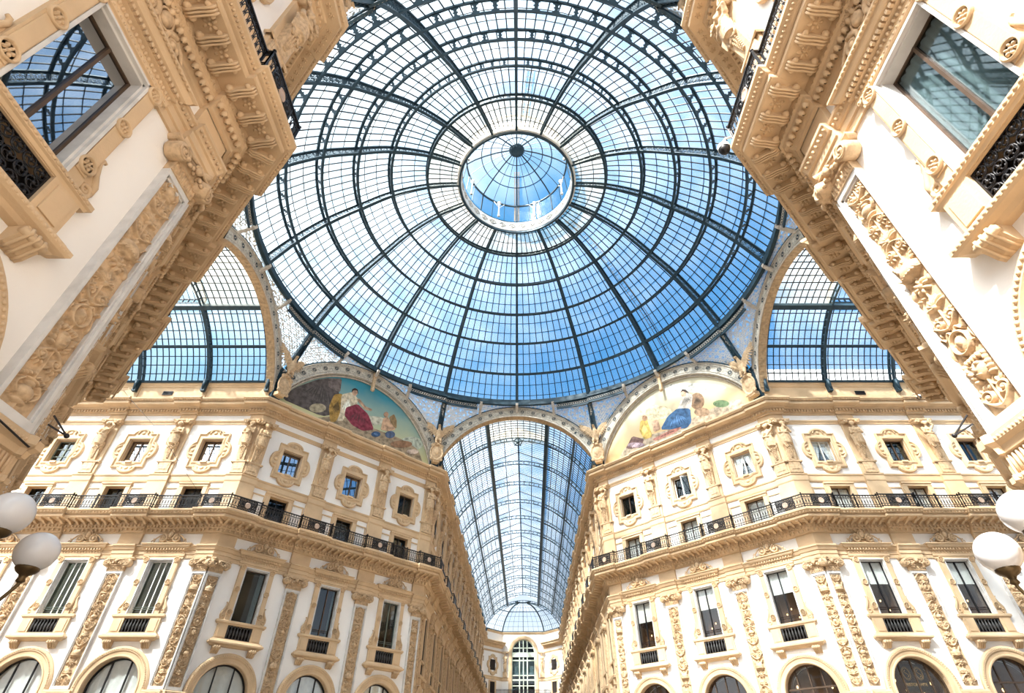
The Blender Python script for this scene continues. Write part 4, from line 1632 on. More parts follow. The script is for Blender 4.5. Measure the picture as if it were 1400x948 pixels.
def make_rib_mesh():
    mb = MB()
    for k in range(len(DP) - 1):
        p, q = Vector((DP[k][0], 0, DP[k][1])), Vector((DP[k + 1][0], 0, DP[k + 1][1]))
        nn = Vector((DN[k][0], 0, DN[k][1]))
        w = .17 + .10 * k / len(DP)
        mb.bar(p, q, w, .09, nn)
        p2, q2 = Vector((DO[k][0], 0, DO[k][1])), Vector((DO[k + 1][0], 0, DO[k + 1][1]))
        mb.bar(p2, q2, w * 1.0, .09, nn)
        mb.bar(p, p2, .05, .04, (0, 1, 0))
    sp = MB()
    for k in range(len(DP) - 1):
        for h in (.25, .75):
            c = Vector((DP[k][0] + (DP[k + 1][0] - DP[k][0]) * h, 0, DP[k][1] + (DP[k + 1][1] - DP[k][1]) * h)) + Vector((DN[k][0], 0, DN[k][1])) * DEP[k] * .5
            t = Vector((DP[k + 1][0] - DP[k][0], 0, DP[k + 1][1] - DP[k][1])).normalized()
            nn = Vector((DN[k][0], 0, DN[k][1]))
            r_ = DEP[k] * .34
            sp.tube([c + t * r_ * math.cos(a) + nn * r_ * math.sin(a) for a in [2 * PI * i / 9 for i in range(9)]], .022, 4, closed=True)
            sp.tube([c + t * r_ * .5 * math.cos(a) + nn * r_ * .5 * math.sin(a) for a in [2 * PI * i / 6 for i in range(6)]], .02, 4, closed=True)
    return mb.mesh('rib', [M['iron']]), sp.mesh('scroll_web', [M['iron']])

rib_me, web_me = make_rib_mesh()
for i in range(16):
    o = mesh_part(dome, 'rib', rib_me)
    o.matrix_local = Matrix.Rotation(2 * PI * i / 16, 4, 'Z')
    mesh_part(o, 'scroll_web', web_me)

def ring_band(mb, r, z, w, h, nrm, n=96):
    """rectangular hoop; nrm is the (r, z) direction of its height h, w is across"""
    a = Vector(nrm).normalized()
    b = Vector((-a.y, a.x))
    c = [(r + a.x * h / 2 * i + b.x * w / 2 * j, z + a.y * h / 2 * i + b.y * w / 2 * j) for i, j in ((-1, -1), (1, -1), (1, 1), (-1, 1))]
    mb.loft([[polar(rr, zz, 2 * PI * i / n) for i in range(n)] for rr, zz in c], True, False, wrap=True)

for j in range(1, 6):
    k = j * KS
    mb = MB()
    ring_band(mb, *DP[k], .20, .09, DN[k])
    ring_band(mb, *DO[k], .20, .10, DN[k])
    o = part(dome, 'purlin_ring', mb, M['iron'])
    mb = MB()
    t2 = (-DN[k][1], DN[k][0])
    for s in range(16):
        for q in range(5):
            a = 2 * PI * (s + q / 5) / 16
            if q == 0:
                continue
            d = DEP[k]
            tang = Vector((-math.sin(a), math.cos(a), 0))
            nn = Vector((DN[k][0] * math.cos(a), DN[k][0] * math.sin(a), DN[k][1]))
            bb = nn.cross(tang)
            c = polar(*DP[k], a)
            W_ = 2 * PI * DP[k][0] / 16 / 5
            pr = [(0, .40 * W_), (.09 * d, .36 * W_), (.13 * d, .2 * W_), (.22 * d, .2 * W_), (.26 * d, .1 * W_), (.4 * d, .07 * W_), (.5 * d, .15 * W_), (.6 * d, .07 * W_), (.74 * d, .1 * W_), (.78 * d, .2 * W_), (.87 * d, .2 * W_), (.91 * d, .36 * W_), (d, .40 * W_)]
            pl = [(h, w) for h, w in pr] + [(h, -w) for h, w in pr[::-1]]
            lo = [c + nn * h + tang * w - bb * .02 for h, w in pl]
            hi = [c + nn * h + tang * w + bb * .02 for h, w in pl]
            mb.loft([lo, hi], True, False, True, True)
    part(o, 'pierced_plate', mb, M['iron'])['kind'] = 'stuff'
mb = MB()
ring_band(mb, 17.72, 30.45, .42, .34, (1, 0))
ring_band(mb, 17.5, 30.2, .12, .3, (0, 1))
ring_band(mb, 17.95, 30.75, .3, .2, (1, 0))
part(dome, 'base_ring', mb, M['iron'])

ROWS = [6, 7, 8, 9, 10, 11]
def dome_glass(j0, j1, mat):
    mb = MB()
    na = 6
    loops = []
    for k in range(j0 * KS, j1 * KS + 1):
        p, n, d = DP[k], DN[k], DEP[k] + .06
        loops.append([polar(p[0] + n[0] * d, p[1] + n[1] * d, PI / 8 * i / na) for i in range(na + 1)])
    mb.loft(loops, False, True)
    return mb.mesh('glass_sector', [mat])

def dome_bars():
    mb = MB()
    for j in range(6):
        for m in range(1, ROWS[j]):
            a = PI / 8 * m / ROWS[j]
            for k in range(j * KS, (j + 1) * KS, 2):
                q = [DP[kk][0] + DN[kk][0] * (DEP[kk] + .03) for kk in (k, k + 2)]
                z = [DP[kk][1] + DN[kk][1] * (DEP[kk] + .03) for kk in (k, k + 2)]
                nn = polar(DN[k][0], DN[k][1], a)
                mb.bar(polar(q[0], z[0], a), polar(q[1], z[1], a), .07, .06, nn)
        for h in (1 / 3, 2 / 3):
            kk = j * KS + h * KS
            k = int(round(kk))
            for i in range(6):
                a0, a1 = PI / 8 * i / 6, PI / 8 * (i + 1) / 6
                r, z = DP[k][0] + DN[k][0] * (DEP[k] + .06), DP[k][1] + DN[k][1] * (DEP[k] + .06)
                mb.bar(polar(r, z, a0), polar(r, z, a1), .05, .03, polar(DN[k][0], DN[k][1], a0))
            for m in range(1, ROWS[j]):
                a = PI / 8 * m / ROWS[j]
                mb.ball(polar(r, z, a), .055, 5, 4)
    return mb.mesh('glazing_bars', [M['irond']])

gl_me, cr_me, br_me = dome_glass(1, 6, M['roof']), dome_glass(0, 1, M['roof_cream']), dome_bars()
for i in range(16):
    R = Matrix.Rotation(2 * PI * i / 16, 4, 'Z')
    o = mesh_part(dome, 'glass_sector', gl_me)
    o.matrix_local = R
    mesh_part(o, 'glazing_bars', br_me)
    o = mesh_part(dome, 'cream_glass_sector', cr_me)
    o.matrix_local = R
    if i == 0:
        o['label'] = 'cream tinted panes round the lantern opening'

# lantern on the crown of the dome
lan = tag(empty('roof_lantern'), 'small glazed lantern closing the round opening at the top of the dome', 'lantern')
mb = MB()
mb.lathe([(4.62, 40.05), (4.55, 40.1), (4.55, 41.2), (4.62, 41.25), (4.9, 41.25), (4.9, 40.05), (4.62, 40.05)], 64, smooth=False)
o = part(lan, 'collar', mb, M['whitef'])
o['label'] = 'white painted collar with diamond ornaments'
mb = MB()
for i in range(32):
    a = 2 * PI * (i + .5) / 32
    t = Vector((-math.sin(a), math.cos(a), 0))
    c = polar(4.53, 40.65, a)
    for sx in (-1, 1):
        P4 = [c + t * .34 * u + Vector((0, 0, .3 * v)) for u, v in ((1, 0), (0, 1), (-1, 0), (0, -1))]
        mb.tube([p + t * sx * .05 for p in P4], .03, 4, closed=True)
    mb.ball(c, .09, 6, 4)
part(o, 'diamond_ornament', mb, M['ironl'])['kind'] = 'stuff'
mb = MB()
ring_band(mb, 4.68, 40.0, .3, .16, (1, 0), 64)
ring_band(mb, 4.66, 41.3, .22, .1, (1, 0), 64)
part(lan, 'lower_ring', mb, M['iron'])
mb = MB()
mb.lathe([(4.5, 41.3), (4.35, 43.4)], 64)
mb.lathe([(4.35, 43.4), (3.7, 44.1), (2.8, 44.75), (1.8, 45.3), (.5, 45.75)], 48)
gp = part(lan, 'lantern_glass', mb, M['lantern'])
mb = MB()
for i in range(24):
    a = 2 * PI * i / 24
    pr = [(4.5, 41.3), (4.33, 43.4), (3.68, 44.08), (2.78, 44.72), (1.78, 45.26), (.5, 45.7)]
    w = .11 if i % 3 == 0 else .035
    for p, q in zip(pr[:-1], pr[1:]):
        mb.bar(polar(*p, a), polar(*q, a), w, .06, polar(1, .5, a))
for r_, z_ in ((3.1, 44.52), (2.3, 45.0), (1.35, 45.42)):
    ring_band(mb, r_, z_, .06, .06, (1, 1), 48)
ring_band(mb, 4.33, 43.4, .16, .12, (1, 0), 64)
part(lan, 'lantern_ribs', mb, M['iron'])
for i in range(8):
    a = 2 * PI * (i + .5) / 8
    mb = MB()
    c = polar(4.25, 0, a)
    mb.lathe([(.1, 41.3), (.12, 41.45), (.07, 41.5), (.06, 42.9), (.12, 43.1), (.2, 43.25), (.2, 43.35)], 8, (c.x, c.y, 0))
    for s_ in (-1, 1):
        t = Vector((-math.sin(a), math.cos(a), 0))
        mb.tube([c + Vector((0, 0, 42.6)), c + t * s_ * .25 + Vector((0, 0, 42.95)), c + t * s_ * .5 + Vector((0, 0, 43.3))], .03, 5)
    part(lan, 'white_post', mb, M['whitef'])
mb = MB()
mb.lathe([(0, 45.3), (.16, 45.32), (.22, 45.4), (.5, 45.45), (.62, 45.55), (.7, 45.7), (.55, 45.85), (0, 45.9)], 20)
for k in range(12):
    a = 2 * PI * k / 12
    mb.ball(polar(.5, 45.47, a), .08, 6, 4)
part(lan, 'boss', mb, M['iron'])

def ladder(name, pts, nrm, w, label, mat, rung=.35):
    mb = MB()
    for i in range(len(pts) - 1):
        p, q = Vector(pts[i]), Vector(pts[i + 1])
        t = (q - p).normalized()
        x = t.cross(Vector(nrm[i])).normalized()
        for s_ in (-1, 1):
            mb.bar(p + x * s_ * w / 2, q + x * s_ * w / 2, .05, .05, nrm[i])
        n = max(1, int((q - p).length / rung))
        for k in range(n):
            c = p + (q - p) * (k + .5) / n
            mb.bar(c - x * w / 2, c + x * w / 2, .04, .04, nrm[i])
    return tag(mb.build(name, [mat]), label, 'ladder')

def dome_ladder(deg, k0, k1, label, mat, w=.45, off=.25):
    a = math.radians(deg)
    pts = [polar(DO[k][0] + DN[k][0] * off, DO[k][1] + DN[k][1] * off, a) for k in range(k0, k1 + 1)]
    nr = [polar(DN[k][0], DN[k][1], a) for k in range(k0, k1 + 1)]
    return ladder('access_ladder', pts, nr, w, label, mat)

dome_ladder(41, 3, 34, 'thin ladder climbing outside the right lower panes of the dome', M['iron'])
dome_ladder(-84, 2, 10, 'thin ladder lying just above the lantern opening of the dome', M['iron'])
LP = [(4.5, 41.5), (4.42, 43.4), (3.8, 44.15), (2.85, 44.85), (1.85, 45.4)]
ladder('access_ladder', [polar(r + .12, z, PI / 2) for r, z in LP], [polar(1, .5, PI / 2)] * 5, .42,
       'ochre ladder running up the glass of the lantern', M['gild'], .13)

# ---- barrel vaults over the arms
VR, VZ = 7.77, 21.63
VA = [26.5, 46.0, 68.1, 111.9, 134.0, 153.5]
PITCH = 5.05

def vp(x, deg, r=VR):
    return Vector((x, r * math.cos(math.radians(deg)), VZ + r * math.sin(math.radians(deg))))

def vault_meshes():
    mb = MB()
    n = 30
    A = [26.5 + 127 * i / n for i in range(n + 1)]
    up = lambda d: vp(0, d, 1) - vp(0, d, 0)
    for i in range(n):
        mid = 68 < (A[i] + A[i + 1]) / 2 < 112
        w = .12 if mid else .2
        mb.bar(vp(0, A[i]), vp(0, A[i + 1]), w, .07, up(A[i]))
        mb.bar(vp(0, A[i], VR + .38), vp(0, A[i + 1], VR + .38), w, .07, up(A[i]))
    for i in range(n + 1):
        if i % 1 == 0:
            mb.bar(vp(0, A[i]), vp(0, A[i], VR + .38), .09, .13, (1, 0, 0))
    for sx in (-1, 1):
        mb.box(-.14, .14, sx * 6.95 - .12, sx * 6.95 + .2 * (sx > 0) + .12, 24.2, 25.2)
        mb.tube([(0, sx * 6.9, 24.25), (0, sx * 6.8, 24.6), (0, sx * 6.78, 25.1)], [.06, .12, .16], 6)
    rib = mb.mesh('arched_rib', [M['iron']])
    def bay(lo, hi, cream=False):
        g, b = MB(), MB()
        na = 14
        g.loft([[vp(x, lo + (hi - lo) * i / na, VR + .42) for i in range(na + 1)] for x in (0, PITCH)], False, True)
        nn = int(round((hi - lo) / 3.2))
        for m in range(1, 11):
            x = PITCH * m / 11
            for i in range(nn):
                p, q = lo + (hi - lo) * i / nn, lo + (hi - lo) * (i + 1) / nn
                b.bar(vp(x, p, VR + .40), vp(x, q, VR + .40), .055, .05, vp(0, p, 1) - vp(0, p, 0))
        rows = int(round((hi - lo) / 4.6))
        for i in range(1, rows):
            d = lo + (hi - lo) * i / rows
            b.bar(vp(0, d, VR + .38), vp(PITCH, d, VR + .38), .06, .05, vp(0, d, 1) - vp(0, d, 0))
        return g.mesh('glazing_bay', [M['roof_cream' if cream else 'roof']]), b.mesh('glazing_bars', [M['irond']])
    def sky():
        g, b = MB(), MB()
        zs0, zs1, zr, hw = 28.95, 29.75, 30.9, 2.95
        g.loft([[(x, y, z) for y, z in ((-hw, zs0), (-hw - .15, zs1), (0, zr), (hw + .15, zs1), (hw, zs0))] for x in (0, PITCH)], False)
        for sx in (-1, 1):
            for m in range(12):
                x = PITCH * m / 12
                b.bar((x, sx * hw, zs0), (x, sx * hw, zs1), .12, .05, (1, 0, 0))
                b.bar((x, sx * (hw + .1), zs1), (x, 0, zr), .03, .03, (1, 0, 0))
            for z in (zs0, (zs0 + zs1) / 2, zs1):
                b.bar((0, sx * hw, z), (PITCH, sx * hw, z), .1, .1)
            b.bar((0, sx * hw / 2, (zs1 + zr) / 2), (PITCH, sx * hw / 2, (zs1 + zr) / 2), .08, .06)
            b.bar((0, sx * hw, zs1), (0, 0, zr), .1, .08, (1, 0, 0))
        b.bar((0, 0, zr - .03), (PITCH, 0, zr - .03), .14, .1)
        return g.mesh('skylight_bay', [M['roof']]), b.mesh('skylight_bars', [M['irond']])
    return rib, bay(26.5, 68.1), bay(111.9, 153.5), bay(68.1, 111.9, True), sky()

RIBM, BAYA, BAYB, BAYC, SKY = vault_meshes()

def vault(label, mw, nb):
    r = tag(empty('barrel_vault', mw), label, 'glass vault')
    def at(par, name, me, x):
        o = mesh_part(par, name, me)
        o.matrix_local = Matrix.Translation((x, 0, 0))
        return o
    for i in range(nb):
        at(r, 'arched_rib', RIBM, .35 + PITCH * i if i == 0 else PITCH * i)
        for bb in (BAYA, BAYB) + ((BAYC,) if i == 0 else ()):
            g = at(r, 'glazing_bay', bb[0], PITCH * i)
            mesh_part(g, 'glazing_bars', bb[1])
        if i:
            s = at(r, 'skylight_bay', SKY[0], PITCH * i)
            mesh_part(s, 'skylight_bars', SKY[1])
    at(r, 'arched_rib', RIBM, PITCH * nb)
    L = PITCH * nb
    for d in VA:
        mb = MB()
        big = d in (68.1, 111.9)
        mb.bar(vp(0, d, VR + .1), vp(L, d, VR + .1), .36 if big else .16, .4 if big else .22, vp(0, d, 1) - vp(0, d, 0))
        part(r, 'purlin', mb, M['iron'])
    mb = MB()
    z0, z1 = 28.6, 30.9
    mb.add([(PITCH, -2.95, 29.0), (PITCH, 2.95, 29.0), (PITCH, 2.95, 29.75), (PITCH, 0, 30.9), (PITCH, -2.95, 29.75)], [(0, 1, 2, 3, 4)])
    part(r, 'skylight_gable', mb, M['roof_cream'])
    mb = MB()
    c = Vector((PITCH - .2, 0, 29.15))
    for k in range(5):
        a = PI / 2 + 2 * PI * k / 5
        mb.bar(c, c + Vector((0, .55 * math.cos(a), .55 * math.sin(a))), .08, .12, (1, 0, 0))
    mb.tube([c + Vector((0, .4 * math.cos(t), .4 * math.sin(t))) for t in [2 * PI * i / 16 for i in range(16)]], .06, 6, closed=True)
    mb.ball(c, (.14, .2, .2), 8, 6)
    part(r, 'star_rosette', mb, M['iron'])
    return r

FM = Matrix.Translation((0, B_, 0)) @ Matrix.Rotation(PI / 2 - .015, 4, 'Z')
fv = vault('long glass barrel vault over the far arm, running straight away to the end wall', FM, FARN)
lv = vault('glass barrel vault over the left arm, seen through the left arch', Matrix.Translation((-B_, 0, 0)) @ Matrix.Rotation(PI, 4, 'Z'), 4)
rv = vault('glass barrel vault over the right arm, seen through the right arch', Matrix.Translation((B_, 0, 0)), 4)

# glazed half dome closing the far vault, and the end facade below it
XE = FARL
END = [(XE, -7.2), (XE + 3.6, -4.0), (XE + 3.6, 4.0), (XE, 7.2)]
con = tag(empty('glass_half_dome', FM), 'faceted glass half dome closing the far end of the long vault', 'half dome')
apex = Vector((XE - 1.2, 0, 29.45))
feet = [(XE, -6.95), (XE + 1.8, -5.6), (XE + 3.6, -4.0), (XE + 3.6, 0), (XE + 3.6, 4.0), (XE + 1.8, 5.6), (XE, 6.95)]
def conch(f, t):
    """t = 0 at the foot, 1 at the crown ring"""
    e = Vector((f[0], f[1], 25.1))
    top = apex + Vector((1.1, 1.4 * f[1] / 7, -.1)) * 1.0
    p = e.lerp(top, t)
    p.z = 25.1 + (29.35 - 25.1) * math.sin(t * PI / 2)
    k = math.cos(t * PI / 2) - (1 - t)
    p.x += (f[0] - apex.x) * .55 * k
    p.y += f[1] * .55 * k
    return p
g = MB()
g.loft([[conch(f, t / 8) for f in feet] for t in range(9)], False)
gg = part(con, 'half_dome_glass', g, M['roof'])
b = MB()
for i, f in enumerate(feet):
    big = i in (2, 4)
    for t in range(8):
        b.bar(conch(f, t / 8), conch(f, (t + 1) / 8), .22 if big else .1, .22 if big else .1, (1, 0, 0))
for t in (.0, .55, 1.0):
    for i in range(len(feet) - 1):
        b.bar(conch(feet[i], t), conch(feet[i + 1], t), .12, .12 if t else .3)
for i in range(len(feet) - 1):
    for u in (.25, .5, .75):
        for t in range(8):
            b.bar(conch(feet[i], t / 8).lerp(conch(feet[i + 1], t / 8), u), conch(feet[i], (t + 1) / 8).lerp(conch(feet[i + 1], (t + 1) / 8), u), .035, .035, (1, 0, 0))
    for t in (.14, .27, .41, .7, .85):
        b.bar(conch(feet[i], t), conch(feet[i + 1], t), .035, .035)
part(con, 'half_dome_ribs', b, M['iron'])
b = MB()
for k in range(14):
    t = PI * k / 13 - PI / 2
    b.tube([apex + Vector((1.1 * math.cos(t) * q, 1.5 * math.sin(t) * q, -.1)) for q in (.6, 1)], .08, 5)
b.tube([apex + Vector((1.1 * math.cos(t), 1.5 * math.sin(t), -.1)) for t in [PI * k / 16 - PI / 2 for k in range(17)]], .09, 5)
part(con, 'crown_grille', b, M['iron'])

def end_wall(name, p0, p1, arch):
    """one face of the polygonal end facade in the far arm frame"""
    a, c = Vector((*p0, 0)), Vector((*p1, 0))
    L = (c - a).length
    d = (c - a).normalized()
    n = Vector((-d.y, d.x, 0))
    mw = FM @ Matrix(((d.x, n.x, 0, a.x), (d.y, n.y, 0, a.y), (0, 0, 1, 0), (0, 0, 0, 1)))
    mb = MB()
    if arch:
        cx, hw, zs = L / 2, 2.15, 21.75
        K = 16
        for x0, x1 in ((0, cx - hw), (cx + hw, L)):
            mb.add([(x0, 0, 0), (x1, 0, 0), (x1, 0, 25.1), (x0, 0, 25.1)], [(0, 1, 2, 3)])
        mb.loft([[(cx + hw * math.cos(PI * i / K), 0, zs + hw * math.sin(PI * i / K)) for i in range(K + 1)], [(cx + hw * math.cos(PI * i / K), 0, 25.1) for i in range(K + 1)]], False)
        mb.add([(cx - hw, 0, 0), (cx + hw, 0, 0), (cx + hw, 0, 14.9), (cx - hw, 0, 14.9)], [(0, 1, 2, 3)])
    else:
        mb.add([(0, 0, 0), (L, 0, 0), (L, 0, 25.1), (0, 0, 25.1)], [(0, 1, 2, 3)])
    mb.add([(0, -.9, 0), (L, -.9, 0), (L, -.9, 25.1), (0, -.9, 25.1)], [(0, 1, 2, 3)])
    mb.cm = 1
    if not arch:
        for prof in (BALC, BAND, STRING, MAIN, PARA):
            mb.loft([[(x, o_, z) for x in (-.1, L + .1)] for o_, z in prof], False)
    else:
        for x0, x1 in ((-.2, cx - 2.75), (cx + 2.75, L + .2)):
            for prof in (BAND, STRING):
                mb.loft([[(x, o_, z) for x in (x0, x1)] for o_, z in prof], False)
        mb.loft([[(x, o_, z) for x in (-.2, L + .2)] for o_, z in PARA], False)
        mb.loft([[(x, o_, z) for x in (-.2, L + .2)] for o_, z in BALC], False)
        loops = []
        for rr, y in ((2.75, 0), (2.75, .15), (2.6, .2), (2.3, .15), (2.15, .1), (2.15, -.3)):
            loops.append([(cx + rr, y, 14.9)] + [(cx + rr * math.cos(PI * i / K), y, zs + rr * math.sin(PI * i / K)) for i in range(K + 1)] + [(cx - rr, y, 14.9)])
        mb.loft(loops, False)
    struct(mb.build(name, [M['plaster'], M['stone']], None, mw))
    return mw, L

# walk order keeps the inner face towards the arm
mwE, LE = end_wall('wall_far_end', END[1], END[2], True)
mwL, LL = end_wall('wall_far_end_left', END[2], END[3], False)
mwR, LR = end_wall('wall_far_end_right', END[0], END[1], False)
ew = tag(empty('end_arched_window', mwE), 'tall arched window with pale green frame in the middle of the far end wall', 'window')
mb = MB()
cx, hw, zs = LE / 2, 2.1, 21.75
for x in (-hw, -.72, 0, .72, hw):
    mb.box(cx + x - .09, cx + x + .09, -.3, -.1, 14.9, zs + math.sqrt(max(0, hw * hw - x * x)))
for z, h in ((17.3, .12), (18.0, .08), (20.4, .1), (22.45, .08), (16.4, .08)):
    k = math.sqrt(max(0, hw * hw - max(0, z - zs) ** 2))
    mb.box(cx - k, cx + k, -.28, -.12, z - h, z + h)
mb.box(cx - hw, cx + hw, -.32, -.05, 20.95, 21.7)
mb.tube([(cx + hw * math.cos(PI * i / 20), -.2, zs + hw * math.sin(PI * i / 20)) for i in range(21)], .12, 6)
fr = part(ew, 'window_frame', mb, surf('pale_green_frame', (.55, .60, .50), .6, var=.05))
mb = MB()
mb.prism([(cx + hw, 14.9)] + [(cx + hw * math.cos(PI * i / 20), zs + hw * math.sin(PI * i / 20)) for i in range(21)] + [(cx - hw, 14.9)], -.24, -.23)
part(fr, 'pane', mb, M['pane'])
mb = MB()
mb.box(cx - 2.3, cx + 2.3, -.86, -.84, 14.9, 24.0)
part(ew, 'window_recess', mb, M['dark'])
mb = MB()
mb.box(cx - 1.9, cx + 1.9, -.6, -.58, 18.1, 20.3)
part(ew, 'blind', mb, M['blind'])
er = tag(empty('balcony_railing', mwE), 'dark iron railing across the far end wall below its arched window', 'railing')
mb = MB()
for z in (14.95, 15.15, 15.5, 15.7):
    mb.bar((-1, 1.1, z), (LE + 1, 1.1, z), .08, .05)
part(er, 'rails', mb, M['black'])
mb = MB()
for i in range(64):
    x = -1 + (LE + 2) * i / 63
    mb.bar((x, 1.1, 14.9), (x, 1.1, 15.7), .05, .05, (0, 1, 0))
part(er, 'balusters', mb, M['black'])['kind'] = 'stuff'

# ---- the eight arches under the dome ring, their lace bands, spandrels and struts
AR, ARO, AZ = 7.58, 8.62, 21.5
ASIDES = [('far', 0), ('right diagonal', -45), ('right', -90), ('near right', -135), ('near', 180), ('near left', 135), ('left', 90), ('left diagonal', 45)]

def arch_frame(deg):
    """frame whose +y looks back at the octagon centre; origin on the wall plane"""
    a = math.radians(deg + 90)
    ap = B_ if deg % 90 == 0 else (A_ + B_) * Q
    c = Vector((ap * math.cos(a), ap * math.sin(a), 0))
    return Matrix.Translation(c) @ Matrix.Rotation(a + PI / 2, 4, 'Z')

def make_arch(diag):
    r = empty('iron_arch')
    hwid = 7.6
    t0 = math.asin((24.2 - AZ) / AR)
    K = 48
    TT = [t0 + (PI - 2 * t0) * i / K for i in range(K + 1)]
    def P(t, rr, y):
        x, z = rr * math.cos(t), AZ + rr * math.sin(t)
        return (max(-hwid, min(hwid, x)), y, z)
    mb = MB()
    mb.loft([[P(t, rr, y) for t in TT] for rr, y in ((AR + .1, .05), (ARO - .08, .05))], False)
    part(r, 'lace_band', mb, M['frieze'])
    mb = MB()
    for rr, y, w in ((AR + .06, .08, .05), (ARO - .06, .08, .06), (AR + .24, .06, .03), (ARO - .26, .06, .03)):
        mb.tube([P(t, rr, y) for t in TT], w, 6)
    part(r, 'band_moulding', mb, M['ironl'])
    mb = MB()
    mb.loft([[P(t, rr, y) for t in TT] for rr, y in ((ARO - .02, .1), (ARO + .06, .1), (ARO + .06, -.3))], False)
    part(r, 'outer_rim', mb, M['iron'])
    mb = MB()
    dep = -.55 if not diag else -.3
    mb.loft([[P(t, rr, y) for t in TT] for rr, y in ((AR + .1, .05), (AR, .04), (AR, dep))], False)
    n = 46
    for i in range(n):
        t = t0 + (PI - 2 * t0) * i / n
        mb.bar(P(t, AR - .01, .02), P(t, AR - .01, dep), .05, .04)
    part(r, 'soffit', mb, M['tan' if not diag else 'ironl'])
    me = MB()
    for q in range(12):
        a0, a1 = 2 * PI * q / 12, 2 * PI * (q + .5) / 12
        me.loft([[(.06 * math.cos(a0), .015, .06 * math.sin(a0)), (.2 * math.cos(a0), .015, .2 * math.sin(a0)), (.2 * math.cos(a1), .015, .2 * math.sin(a1)), (.06 * math.cos(a1), .015, .06 * math.sin(a1))],
                 [(.06 * math.cos(a0), .03, .06 * math.sin(a0)), (.2 * math.cos(a0), .03, .2 * math.sin(a0)), (.2 * math.cos(a1), .03, .2 * math.sin(a1)), (.06 * math.cos(a1), .03, .06 * math.sin(a1))]], True, False, True, True)
    me.cm = 1
    me.tube([(.25 * math.cos(t), .02, .25 * math.sin(t)) for t in [2 * PI * i / 20 for i in range(20)]], .03, 5, closed=True)
    me.ball((0, .03, 0), (.07, .03, .07), 8, 5)
    rm = me.mesh('star_rosette', [M['iron'], M['ironl']])
    NR_ = 18
    for i in range(NR_):
        t = t0 + .06 + (PI - 2 * t0 - .12) * (i + .5) / NR_
        o = mesh_part(r, 'star_rosette', rm)
        p = P(t, (AR + ARO) / 2 + .02, .05)
        o.matrix_local = Matrix.Translation(p) @ Matrix.Scale(.86, 4)
    if diag:
        mb = MB()
        mb.loft([[(x, y, z) for x, z in ((-.1, 28.3), (.1, 28.3), (.13, 30.1), (-.13, 30.1))] for y in (.02, .3)], True, False, True, True)
        mb.ball((0, .3, 28.3), (.17, .14, .24), 8, 6)
        mb.tube(spiral(0, 29.7, .3, .2, .04, 1.5, 0), .06, 5)
        part(r, 'keystone', mb, M['carved'])
    return r

def make_spandrel(diag):
    r = empty('lattice_spandrel')
    hw = 7.66 if diag else 7.25
    def low(t):
        z = AZ + math.sqrt(max(0.01, (ARO + .08) ** 2 - t * t))
        return Vector((t, .0, max(25.6, z)))
    def high(t):
        # the dome ring, in the frame of the side
        ang = PI / 8 * t / hw
        rr = 17.66
        return Vector((rr * math.sin(ang), B_ - rr * math.cos(ang), 30.15))
    mb = MB()
    nt = 40
    T = [-hw + 2 * hw * i / nt for i in range(nt + 1)]
    mb.loft([[low(t).lerp(high(t), v / 6) for t in T] for v in range(7)], False, True)
    part(r, 'lattice_panel', mb, M['lace'])
    mb = MB()
    mb.tube([low(t) + Vector((0, .03, 0)) for t in T], .06, 5)
    # scrolled frieze that hangs from the ring
    for i in range(nt):
        a, b_ = T[i], T[i + 1]
        h0, h1 = high(a), high(b_)
        mb.bar(h0 + Vector((0, .05, -.02)), h1 + Vector((0, .05, -.02)), .2, .14)
        if low(a).z < 29.35 and low(b_).z < 29.35:
            mb.bar(h0 + Vector((0, .0, -.66)), h1 + Vector((0, .0, -.66)), .12, .12)
            mb.add([h0 + Vector((0, .03, -.05)), h1 + Vector((0, .03, -.05)), h1 + Vector((0, .03, -.66)), h0 + Vector((0, .03, -.66))], [(0, 1, 2, 3)])
    part(r, 'iron_edge', mb, M['iron'])
    mb = MB()
    for i in range(64):
        t = -hw + 2 * hw * (i + .5) / 64
        if low(t).z > 29.4:
            continue
        c = high(t) + Vector((0, .08, -.34))
        mb.tube([c + Vector((.11 * math.cos(q), 0, .13 * math.sin(q) - .04)) for q in [2 * PI * k / 9 for k in range(9)]], .022, 4, closed=True)
    part(r, 'scroll_frieze', mb, M['ironl'])['kind'] = 'stuff'
    for t in (-3.55, 0, 3.55):
        mb = MB()
        p, q = low(t) + Vector((0, .1, -.6 if t == 0 else -.1)), high(t) + Vector((0, .12, .05))
        pts = [p, p.lerp(q, .35) + Vector((0, .12, 0)), p.lerp(q, .7) + Vector((0, .2, 0)), q + Vector((0, .1, 0))]
        for k in range(3):
            mb.bar(pts[k], pts[k + 1], .24, .16, (0, 1, 0))
        mb.ball(p, (.14, .12, .16), 8, 5)
        part(r, 'strut_bracket', mb, M['ironl'])
    return r

ARCH, SPAN = {}, {}
for nm, deg in ASIDES:
    dg = deg % 90 != 0
    visible = nm not in ('near right', 'near left')
    where = {'far': 'over the mouth of the far arm', 'left': 'over the mouth of the left arm', 'right': 'over the mouth of the right arm',
             'near': 'over the near arm, almost overhead', 'left diagonal': 'round the blue painted lunette', 'right diagonal': 'round the golden painted lunette',
             'near left': 'above the near left building', 'near right': 'above the near right building'}[nm]
    place(('arch', dg), lambda: make_arch(dg), arch_frame(deg), 'iron arch band with star rosettes ' + where, 'arch', 'iron arches under the dome')
    place(('span', dg), lambda: make_spandrel(dg), arch_frame(deg), 'pierced lattice spandrel of blue glass ' + where.replace('over', 'above').replace('round', 'above'), 'spandrel', 'lattice spandrels under the dome ring')

